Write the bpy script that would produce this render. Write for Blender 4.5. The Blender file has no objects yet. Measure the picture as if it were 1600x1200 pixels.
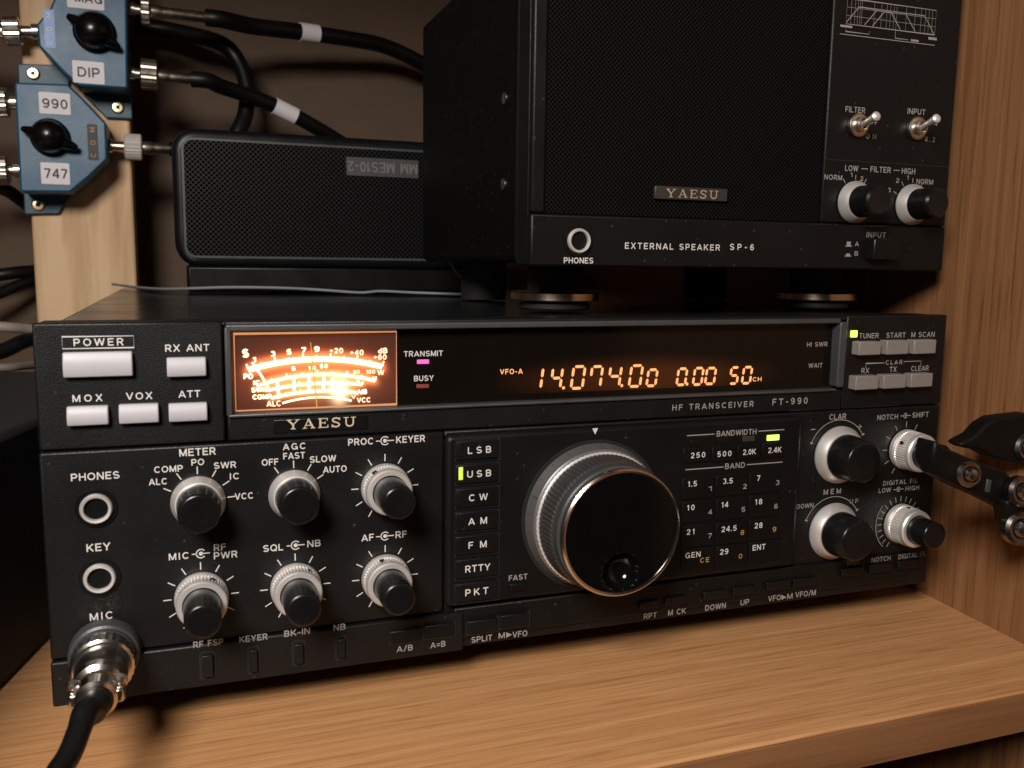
import bpy, math, random
from mathutils import Vector, Matrix
random.seed(7)
S = bpy.context.scene
COL = S.collection

# ------------------------------------------------------------------ camera, world, lamp, exposure
CAM_C = Vector((0.04512961, -0.31194089, 0.14724503))
CAM_R = Matrix(((0.9398469818803767, -0.3413106317119903, 0.013953613535892423),
                (-0.03348415446000934, -0.13270110020853682, -0.9905903438876952),
                (0.3399506759082046, 0.9305361200317837, -0.1361472264342864)))   # rows: right, down, forward
FPX = 1400.0
cd = bpy.data.cameras.new('camera'); cam = bpy.data.objects.new('camera', cd); COL.objects.link(cam)
cd.sensor_width = 36; cd.lens = FPX / 1600 * 36; cd.clip_start = 0.01; cd.clip_end = 50
r_, d_, f_ = CAM_R[0], CAM_R[1], CAM_R[2]
m4 = Matrix.Identity(4)
for i in range(3):
    m4[i][0] = r_[i]; m4[i][1] = -d_[i]; m4[i][2] = -f_[i]; m4[i][3] = CAM_C[i]
cam.matrix_world = m4
cd.dof.use_dof = True; cd.dof.focus_distance = 0.37; cd.dof.aperture_fstop = 22
S.camera = cam
w = bpy.data.worlds.new('World'); S.world = w; w.use_nodes = True
w.node_tree.nodes['Background'].inputs[0].default_value = (1.0, 0.80, 0.62, 1)
w.node_tree.nodes['Background'].inputs[1].default_value = 0.005
ld = bpy.data.lights.new('room_lamp', 'AREA'); ld.shape = 'DISK'; ld.size = 0.24; ld.energy = 5.6; ld.spread = math.radians(150)
ld.color = (1.0, 0.93, 0.86)
lo = bpy.data.objects.new('room_lamp', ld); COL.objects.link(lo)
lo.location = (-0.20, -0.54, 0.48)
lo.rotation_euler = (Vector((0.14, 0.0, 0.00)) - Vector(lo.location)).to_track_quat('-Z', 'Y').to_euler()
S.view_settings.view_transform = 'Standard'; S.view_settings.look = 'None'
S.view_settings.exposure = 0.0; S.view_settings.gamma = 1.0
S.view_settings.use_curve_mapping = False

# ------------------------------------------------------------------ measuring helpers
def onY(x, y, Y=0.0):
    """point of the plane at depth Y that was measured at photo position x, y"""
    a, b = (x - 800) / FPX, (y - 600) / FPX
    d = r_ * a + d_ * b + f_
    return CAM_C + d * ((Y - CAM_C.y) / d.y)
def onZ(x, y, Z):
    a, b = (x - 800) / FPX, (y - 600) / FPX
    d = r_ * a + d_ * b + f_
    return CAM_C + d * ((Z - CAM_C.z) / d.z)

W, H = 0.368, 0.1259        # front of the radio
SH = -0.015                 # top of the shelf board

# ------------------------------------------------------------------ materials
def nt(m):
    m.use_nodes = True
    return m.node_tree, m.node_tree.nodes['Principled BSDF']
def mat(name, col, rough=0.5, metal=0.0, var=0.12, scale=60, bump=0.0, bscale=900, spec=0.5, coat=0.0, dust=0.0):
    m = bpy.data.materials.new(name); t, b = nt(m)
    n = t.nodes.new('ShaderNodeTexNoise'); n.inputs['Scale'].default_value = scale; n.inputs['Detail'].default_value = 6
    tc = t.nodes.new('ShaderNodeTexCoord'); t.links.new(tc.outputs['Object'], n.inputs['Vector'])
    rp = t.nodes.new('ShaderNodeMapRange'); t.links.new(n.outputs['Fac'], rp.inputs['Value'])
    rp.inputs['From Min'].default_value = 0.3; rp.inputs['From Max'].default_value = 0.7
    rp.inputs['To Min'].default_value = 1 - var; rp.inputs['To Max'].default_value = 1 + var
    mx = t.nodes.new('ShaderNodeVectorMath'); mx.operation = 'SCALE'; mx.inputs[0].default_value = col
    t.links.new(rp.outputs[0], mx.inputs['Scale']); t.links.new(mx.outputs[0], b.inputs['Base Color'])
    if dust:                                                 # loose specks of dust lying on the paint
        vo = t.nodes.new('ShaderNodeTexVoronoi'); vo.inputs['Scale'].default_value = 330; vo.inputs['Randomness'].default_value = 1; t.links.new(tc.outputs['Object'], vo.inputs['Vector'])
        sc = t.nodes.new('ShaderNodeSeparateColor'); t.links.new(vo.outputs['Color'], sc.inputs[0])
        g1 = t.nodes.new('ShaderNodeMath'); g1.operation = 'GREATER_THAN'; t.links.new(sc.outputs[0], g1.inputs[0]); g1.inputs[1].default_value = 0.86
        g2 = t.nodes.new('ShaderNodeMapRange'); t.links.new(vo.outputs['Distance'], g2.inputs['Value']); g2.inputs['From Min'].default_value = 0.05; g2.inputs['From Max'].default_value = 0.22; g2.inputs['To Min'].default_value = dust; g2.inputs['To Max'].default_value = 0
        g3 = t.nodes.new('ShaderNodeMath'); g3.operation = 'MULTIPLY'; t.links.new(g1.outputs[0], g3.inputs[0]); t.links.new(g2.outputs[0], g3.inputs[1])
        g4 = t.nodes.new('ShaderNodeMath'); g4.operation = 'MULTIPLY'; t.links.new(g3.outputs[0], g4.inputs[0]); t.links.new(sc.outputs[1], g4.inputs[1])
        dm = t.nodes.new('ShaderNodeMix'); dm.data_type = 'RGBA'; t.links.new(g4.outputs[0], dm.inputs['Factor']); t.links.new(mx.outputs[0], dm.inputs['A']); dm.inputs['B'].default_value = (0.22, 0.20, 0.18, 1)
        t.links.new(dm.outputs['Result'], b.inputs['Base Color'])
    r2 = t.nodes.new('ShaderNodeMapRange'); t.links.new(n.outputs['Fac'], r2.inputs['Value'])
    r2.inputs['To Min'].default_value = max(0.02, rough - 0.08); r2.inputs['To Max'].default_value = min(1, rough + 0.08)
    t.links.new(r2.outputs[0], b.inputs['Roughness'])
    if not metal:                                            # handling wear: broad patches of more and less sheen
        n3 = t.nodes.new('ShaderNodeTexNoise'); n3.inputs['Scale'].default_value = 22; n3.inputs['Detail'].default_value = 5; t.links.new(tc.outputs['Object'], n3.inputs['Vector'])
        ma = t.nodes.new('ShaderNodeMath'); ma.operation = 'MULTIPLY_ADD'; t.links.new(n3.outputs['Fac'], ma.inputs[0]); ma.inputs[1].default_value = 0.16; t.links.new(r2.outputs[0], ma.inputs[2])
        m2 = t.nodes.new('ShaderNodeMath'); m2.operation = 'SUBTRACT'; t.links.new(ma.outputs[0], m2.inputs[0]); m2.inputs[1].default_value = 0.08; t.links.new(m2.outputs[0], b.inputs['Roughness'])
    b.inputs['Metallic'].default_value = metal
    b.inputs['Specular IOR Level'].default_value = spec
    b.inputs['Coat Weight'].default_value = coat; b.inputs['Coat Roughness'].default_value = 0.08
    if bump:
        n2 = t.nodes.new('ShaderNodeTexNoise'); n2.inputs['Scale'].default_value = bscale; n2.inputs['Detail'].default_value = 3
        t.links.new(tc.outputs['Object'], n2.inputs['Vector'])
        bp = t.nodes.new('ShaderNodeBump'); bp.inputs['Strength'].default_value = bump; bp.inputs['Distance'].default_value = 0.0005
        t.links.new(n2.outputs['Fac'], bp.inputs['Height']); t.links.new(bp.outputs[0], b.inputs['Normal'])
    return m
def emit(name, col, strength, base=(0.02, 0.02, 0.02)):
    m = bpy.data.materials.new(name); t, b = nt(m)
    b.inputs['Base Color'].default_value = (*base, 1)
    b.inputs['Emission Color'].default_value = (*col, 1); b.inputs['Emission Strength'].default_value = strength
    return m
def wood(name, dark, light, stretch, rough=0.42, ring=0.0, contrast=1.0, fine=1.0, pores=1.0):
    m = bpy.data.materials.new(name); t, b = nt(m); L = t.links.new
    tc = t.nodes.new('ShaderNodeTexCoord'); mp = t.nodes.new('ShaderNodeMapping'); L(tc.outputs['Object'], mp.inputs['Vector'])
    mp.inputs['Scale'].default_value = stretch
    big = t.nodes.new('ShaderNodeTexNoise'); big.inputs['Scale'].default_value = 1.0; big.inputs['Detail'].default_value = 4; big.inputs['Distortion'].default_value = 0.25
    L(mp.outputs[0], big.inputs['Vector'])
    mp2 = t.nodes.new('ShaderNodeMapping'); mp2.inputs['Scale'].default_value = tuple(v * 5.5 * fine for v in stretch); L(tc.outputs['Object'], mp2.inputs['Vector'])
    fn = t.nodes.new('ShaderNodeTexNoise'); fn.inputs['Scale'].default_value = 1.0; fn.inputs['Detail'].default_value = 5; fn.inputs['Roughness'].default_value = 0.65
    L(mp2.outputs[0], fn.inputs['Vector'])
    mix = t.nodes.new('ShaderNodeMath'); mix.operation = 'MULTIPLY_ADD'; L(fn.outputs['Fac'], mix.inputs[0]); mix.inputs[1].default_value = 0.45
    hb = t.nodes.new('ShaderNodeMath'); hb.operation = 'MULTIPLY'; L(big.outputs['Fac'], hb.inputs[0]); hb.inputs[1].default_value = 0.6
    L(hb.outputs[0], mix.inputs[2]); out = mix.outputs[0]
    if ring:
        wv = t.nodes.new('ShaderNodeTexWave'); wv.wave_type = 'BANDS'; wv.bands_direction = 'X'; wv.inputs['Scale'].default_value = ring
        wv.inputs['Distortion'].default_value = 5.0; wv.inputs['Detail'].default_value = 2; wv.inputs['Detail Scale'].default_value = 0.6
        mp3 = t.nodes.new('ShaderNodeMapping'); mp3.inputs['Scale'].default_value = (1, 1, 0.16); L(tc.outputs['Object'], mp3.inputs['Vector']); L(mp3.outputs[0], wv.inputs['Vector'])
        ad = t.nodes.new('ShaderNodeMath'); ad.operation = 'MULTIPLY_ADD'; L(wv.outputs['Fac'], ad.inputs[0]); ad.inputs[1].default_value = 0.16; L(out, ad.inputs[2]); out = ad.outputs[0]
    mpp = t.nodes.new('ShaderNodeMapping'); mpp.inputs['Scale'].default_value = tuple(v * 2.6 if v > 20 else v * 4 for v in stretch); L(tc.outputs['Object'], mpp.inputs['Vector'])
    po = t.nodes.new('ShaderNodeTexNoise'); po.inputs['Scale'].default_value = 1.0; po.inputs['Detail'].default_value = 2; L(mpp.outputs[0], po.inputs['Vector'])
    pr = t.nodes.new('ShaderNodeMapRange'); L(po.outputs['Fac'], pr.inputs['Value']); pr.inputs['From Min'].default_value = 0.56; pr.inputs['From Max'].default_value = 0.68
    pr.inputs['To Min'].default_value = 0.0; pr.inputs['To Max'].default_value = -0.17 * pores
    pa = t.nodes.new('ShaderNodeMath'); pa.operation = 'ADD'; L(out, pa.inputs[0]); L(pr.outputs[0], pa.inputs[1]); out = pa.outputs[0]
    cr = t.nodes.new('ShaderNodeMapRange'); L(out, cr.inputs['Value'])
    cr.inputs['From Min'].default_value = 0.52 - 0.2 / contrast; cr.inputs['From Max'].default_value = 0.52 + 0.2 / contrast
    mc = t.nodes.new('ShaderNodeMix'); mc.data_type = 'RGBA'; L(cr.outputs[0], mc.inputs['Factor'])
    mc.inputs['A'].default_value = (*dark, 1); mc.inputs['B'].default_value = (*light, 1)
    L(mc.outputs['Result'], b.inputs['Base Color']); b.inputs['Roughness'].default_value = rough
    bp = t.nodes.new('ShaderNodeBump'); bp.inputs['Strength'].default_value = 0.25; bp.inputs['Distance'].default_value = 0.0004
    L(fn.outputs['Fac'], bp.inputs['Height']); L(bp.outputs[0], b.inputs['Normal'])
    return m
def perforated(name, metal_col, hole_col, pitch, radius, rough=0.45):
    """sheet with a diagonal grid of round holes (pattern of one surface)"""
    m = bpy.data.materials.new(name); t, b = nt(m); L = t.links.new
    tc = t.nodes.new('ShaderNodeTexCoord'); sx = t.nodes.new('ShaderNodeSeparateXYZ'); L(tc.outputs['Object'], sx.inputs[0])
    def M(op, a, c=None):
        n = t.nodes.new('ShaderNodeMath'); n.operation = op
        for i, v in enumerate((a, c)):
            if v is None: continue
            if isinstance(v, (int, float)): n.inputs[i].default_value = v
            else: L(v, n.inputs[i])
        return n.outputs[0]
    k = 0.7071 / pitch
    u = M('MULTIPLY', M('ADD', sx.outputs['X'], sx.outputs['Z']), k); v = M('MULTIPLY', M('SUBTRACT', sx.outputs['X'], sx.outputs['Z']), k)
    fu = M('SUBTRACT', M('FRACT', u), 0.5); fv = M('SUBTRACT', M('FRACT', v), 0.5)
    d = M('SQRT', M('ADD', M('MULTIPLY', fu, fu), M('MULTIPLY', fv, fv)))
    mr = t.nodes.new('ShaderNodeMapRange'); L(d, mr.inputs['Value']); mr.inputs['From Min'].default_value = radius - 0.06; mr.inputs['From Max'].default_value = radius + 0.06
    mc = t.nodes.new('ShaderNodeMix'); mc.data_type = 'RGBA'; L(mr.outputs[0], mc.inputs['Factor'])
    mc.inputs['A'].default_value = (*hole_col, 1); mc.inputs['B'].default_value = (*metal_col, 1)
    L(mc.outputs['Result'], b.inputs['Base Color']); b.inputs['Roughness'].default_value = rough
    sp = M('MULTIPLY', mr.outputs[0], 0.2); L(sp, b.inputs['Specular IOR Level'])
    bp = t.nodes.new('ShaderNodeBump'); bp.inputs['Strength'].default_value = 0.6; bp.inputs['Distance'].default_value = 0.0005
    L(mr.outputs[0], bp.inputs['Height']); L(bp.outputs[0], b.inputs['Normal'])
    return m

M_panel = mat('charcoal_panel_paint', (0.0048, 0.0047, 0.0048), 0.43, spec=0.34, dust=0.25, bump=0.25, bscale=2200, var=0.10)
M_panel2 = mat('charcoal_block_paint', (0.0040, 0.0040, 0.0040), 0.43, spec=0.26, dust=0.18, bump=0.25, bscale=2200, var=0.10)
M_case = mat('black_case_paint', (0.010, 0.011, 0.012), 0.22, bump=0.05, bscale=1500, dust=0.6)
M_black = mat('black_plastic', (0.0045, 0.0045, 0.0045), 0.34, var=0.2, spec=0.3)
M_key = mat('matt_black_key', (0.003, 0.003, 0.003), 0.5, spec=0.22)
M_cap = mat('knob_cap_black', (0.006, 0.006, 0.006), 0.26, var=0.2, spec=0.35)
M_rubber = mat('black_rubber', (0.012, 0.012, 0.012), 0.6, var=0.2)
M_knob = mat('black_bakelite', (0.003, 0.003, 0.003), 0.22, spec=0.3)
M_pit = mat('socket_darkness', (0.003, 0.003, 0.003), 0.8)
M_gloss = mat('black_gloss_plastic', (0.003, 0.003, 0.003), 0.13, var=0.1, spec=0.35)
M_window = mat('smoked_window', (0.006, 0.004, 0.003), 0.15, var=0.1, spec=0.3)
M_alu = mat('spun_aluminium', (0.80, 0.77, 0.745), 0.42, 0.65, var=0.06)
M_chrome = mat('bright_nickel', (0.72, 0.66, 0.58), 0.22, 1.0, var=0.08)
M_nickel = mat('worn_nickel', (0.58, 0.53, 0.46), 0.30, 1.0, var=0.14, scale=300)
M_dial = mat('dial_grey', (0.18, 0.175, 0.173), 0.40, 0.6, var=0.06)
M_white = mat('button_white', (0.44, 0.43, 0.455), 0.40, var=0.03)
M_print = mat('white_silkscreen', (0.62, 0.59, 0.56), 0.6, var=0.05)
M_printd = mat('dimmed_silkscreen', (0.30, 0.275, 0.26), 0.6, var=0.08)  # silkscreen toned down in colour where less light falls on it
M_gold = mat('champagne_print', (0.62, 0.52, 0.38), 0.45, 0.2, var=0.05)
M_amber = mat('amber_print', (0.42, 0.24, 0.09), 0.6)
M_dark_ink = mat('dark_ink', (0.035, 0.035, 0.04), 0.6)
M_frame = mat('bezel_grey', (0.045, 0.047, 0.048), 0.4, bump=0.15, bscale=1800)
M_blue = mat('blue_cast_paint', (0.012, 0.085, 0.165), 0.42, var=0.12, scale=90, bump=0.2, bscale=1200)
M_blued = mat('blue_base_paint', (0.012, 0.062, 0.105), 0.45, var=0.15, scale=90, bump=0.2, bscale=1200)
M_sticker = mat('white_sticker', (0.72, 0.69, 0.72), 0.6, var=0.04)
M_dymo = mat('blue_tape', (0.03, 0.16, 0.48), 0.4)
M_brass = mat('brass_screw', (0.80, 0.68, 0.42), 0.3, 1.0)
M_cable = mat('black_cable', (0.004, 0.004, 0.004), 0.42, var=0.25, spec=0.3)
M_wire = mat('grey_wire', (0.17, 0.17, 0.20), 0.5)
M_ptfe = mat('white_plastic_nut', (0.52, 0.48, 0.46), 0.5)
M_grille = perforated('speaker_grille', (0.0055, 0.005, 0.0055), (0.001, 0.001, 0.001), 0.0021, 0.33)
M_cloth = perforated('speaker_cloth', (0.0022, 0.002, 0.002), (0.0008, 0.0008, 0.0008), 0.0013, 0.34, 0.85)
M_shelf = wood('oak_shelf', (0.34, 0.152, 0.058), (0.66, 0.355, 0.155), (7.0, 330, 330), 0.45, contrast=0.8, fine=0.7)
M_side = wood('oak_side', (0.150, 0.061, 0.023), (0.33, 0.157, 0.066), (230, 230, 5.0), 0.5, contrast=0.85, fine=0.7)
M_edge = wood('oak_edge', (0.15, 0.063, 0.025), (0.27, 0.123, 0.052), (3.0, 90, 90), 0.5)
M_back = wood('back_board', (0.070, 0.044, 0.027), (0.125, 0.076, 0.044), (14, 40, 40), 0.75, contrast=0.45, pores=0.2)
M_pine = wood('pine_post', (0.42, 0.235, 0.105), (0.72, 0.50, 0.29), (22, 22, 1.8), 0.6, ring=11, contrast=1.25)
E_digit = emit('amber_segments', (1.0, 0.39, 0.135), 1.5)
E_green = emit('green_lamp', (0.62, 1.0, 0.10), 2.6)
E_lime = emit('lime_lamp', (0.80, 1.0, 0.10), 1.0)
E_dimgreen = emit('idle_green_lamp', (0.05, 0.08, 0.03), 0.12)
E_pink = emit('pink_lamp', (1.0, 0.10, 0.42), 1.6)
E_red = emit('dim_red_lamp', (0.45, 0.05, 0.03), 0.45)
E_scale = emit('lit_scale', (1.0, 0.66, 0.34), 3.2)
E_scale2 = emit('lit_scale_red', (1.0, 0.42, 0.26), 2.8)
E_line = emit('lit_meter_edge', (1.0, 0.42, 0.16), 0.75)
E_needle = emit('lit_needle', (1.0, 0.40, 0.06), 0.9)

# ------------------------------------------------------------------ mesh builder
class MB:
    def __init__(s): s.v = []; s.f = []
    def add(s, v, f):
        n = len(s.v); s.v += [tuple(p) for p in v]; s.f += [tuple(i + n for i in q) for q in f]; return s
    def box(s, x0, x1, y0, y1, z0, z1):
        x0, x1 = sorted((x0, x1)); y0, y1 = sorted((y0, y1)); z0, z1 = sorted((z0, z1))
        v = [(x, y, z) for x in (x0, x1) for y in (y0, y1) for z in (z0, z1)]
        return s.add(v, [(0, 1, 3, 2), (4, 6, 7, 5), (0, 4, 5, 1), (2, 3, 7, 6), (0, 2, 6, 4), (1, 5, 7, 3)])
    def prism(s, poly, y0, y1):
        """polygon in XZ given clockwise or not, extruded along Y"""
        n = len(poly); a = sum(poly[i][0] * poly[(i + 1) % n][1] - poly[(i + 1) % n][0] * poly[i][1] for i in range(n))
        if a < 0: poly = poly[::-1]
        v = [(p[0], y0, p[1]) for p in poly] + [(p[0], y1, p[1]) for p in poly]
        f = [tuple(range(n)), tuple(range(2 * n - 1, n - 1, -1))] + [(i + n, (i + 1) % n + n, (i + 1) % n, i) for i in range(n)]
        return s.add(v, f)
    def sheet(s, poly, Y):
        n = len(poly); a = sum(poly[i][0] * poly[(i + 1) % n][1] - poly[(i + 1) % n][0] * poly[i][1] for i in range(n))
        if a < 0: poly = poly[::-1]
        return s.add([(p[0], Y, p[1]) for p in poly], [tuple(range(n))])
    def lathe(s, origin, axis, prof, seg=64, wob=None, cap0=True, cap1=True):
        """prof: list of (radius, distance along axis)"""
        axis = Vector(axis).normalized(); up = Vector((0, 0, 1)) if abs(axis.z) < 0.9 else Vector((1, 0, 0))
        u = axis.cross(up).normalized(); q = axis.cross(u)
        o = Vector(origin); v = []; f = []
        for k, (r, t) in enumerate(prof):
            for i in range(seg):
                a = 2 * math.pi * i / seg
                rr = r + (wob[k] * (1 if i % 2 else -1) if wob and wob[k] else 0)
                v.append(o + axis * t + u * (rr * math.cos(a)) + q * (rr * math.sin(a)))
        for k in range(len(prof) - 1):
            for i in range(seg):
                j = (i + 1) % seg
                f.append((k * seg + i, k * seg + j, (k + 1) * seg + j, (k + 1) * seg + i))
        if cap0: f.append(tuple(range(seg - 1, -1, -1)))
        if cap1: n = (len(prof) - 1) * seg; f.append(tuple(range(n, n + seg)))
        return s.add(v, f)
    def tube(s, pts, rad, seg=14, sub=8):
        P = [Vector(p) for p in pts]; R = rad if isinstance(rad, (list, tuple)) else [rad] * len(P)
        C = []; RR = []
        for i in range(len(P) - 1):
            a, b, c, d = P[max(0, i - 1)], P[i], P[i + 1], P[min(len(P) - 1, i + 2)]
            for k in range(sub):
                t = k / sub
                C.append(0.5 * ((2 * b) + (c - a) * t + (2 * a - 5 * b + 4 * c - d) * t * t + (3 * b - a - 3 * c + d) * t ** 3)); RR.append(R[i] * (1 - t) + R[i + 1] * t)
        C.append(P[-1]); RR.append(R[-1])
        v = []; f = []; n0 = None
        for i, c in enumerate(C):
            tg = (C[min(i + 1, len(C) - 1)] - C[max(i - 1, 0)]).normalized()
            if n0 is None: n0 = tg.orthogonal().normalized()
            n0 = (n0 - tg * n0.dot(tg)).normalized(); b = tg.cross(n0)
            for k in range(seg):
                a = 2 * math.pi * k / seg; v.append(c + (n0 * math.cos(a) + b * math.sin(a)) * RR[i])
        for i in range(len(C) - 1):
            for k in range(seg):
                j = (k + 1) % seg; f.append((i * seg + k, i * seg + j, (i + 1) * seg + j, (i + 1) * seg + k))
        f.append(tuple(range(seg - 1, -1, -1))); n = (len(C) - 1) * seg; f.append(tuple(range(n, n + seg)))
        return s.add(v, f)
    def ribbon(s, pts, width, Y, closed=False):
        """flat printed stroke in an XZ plane"""
        P = [Vector((p[0], p[1])) for p in pts]; n = len(P); v = []; f = []
        for i in range(n):
            a = P[(i - 1) % n] if closed or i > 0 else P[i]; b = P[(i + 1) % n] if closed or i < n - 1 else P[i]
            t = (b - a).normalized(); nn = Vector((-t.y, t.x))
            if 0 < i < n - 1 or closed:
                t1 = (P[i] - a).normalized(); cs = max(0.5, Vector((-t1.y, t1.x)).dot(nn)); k = width / 2 / cs
            else: k = width / 2
            p0 = P[i] + nn * k; p1 = P[i] - nn * k
            v += [(p0.x, Y, p0.y), (p1.x, Y, p1.y)]
        for i in range(n if closed else n - 1):
            j = (i + 1) % n; f.append((2 * i, 2 * i + 1, 2 * j + 1, 2 * j))
        return s.add(v, f)
    def build(s, name, m, parent=None, bevel=0.0, seg=2, smooth=True, angle=35):
        me = bpy.data.meshes.new(name); me.from_pydata(s.v, [], s.f); me.validate(); me.update()
        me.materials.append(m)
        if smooth:
            me.polygons.foreach_set('use_smooth', [True] * len(me.polygons)); me.set_sharp_from_angle(angle=math.radians(angle))
        o = bpy.data.objects.new(name, me); COL.objects.link(o)
        if parent is not None:
            o.parent = parent                       # meshes keep real coordinates; a thing's Empty stands at its base
            if parent.type == 'EMPTY': o.matrix_parent_inverse = Matrix.Translation(-parent.location)
        if bevel:
            b = o.modifiers.new('bevel', 'BEVEL'); b.width = bevel; b.segments = seg; b.limit_method = 'ANGLE'; b.angle_limit = math.radians(40)
            b.harden_normals = False
        return o
def thing(name, label, cat, loc, group=None):
    o = bpy.data.objects.new(name, None); COL.objects.link(o); o.location = loc; o.empty_display_size = 0.02
    o['label'] = label; o['category'] = cat
    if group: o['group'] = group
    return o
def tag(o, label, cat, group=None):
    o['label'] = label; o['category'] = cat
    if group: o['group'] = group
    return o
def rrect(x0, x1, z0, z1, r, n=6):
    p = []
    for cx, cz, a0 in ((x1 - r, z1 - r, 0), (x0 + r, z1 - r, 90), (x0 + r, z0 + r, 180), (x1 - r, z0 + r, 270)):
        for i in range(n + 1):
            a = math.radians(a0 + 90 * i / n); p.append((cx + r * math.cos(a), cz + r * math.sin(a)))
    return p

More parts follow.
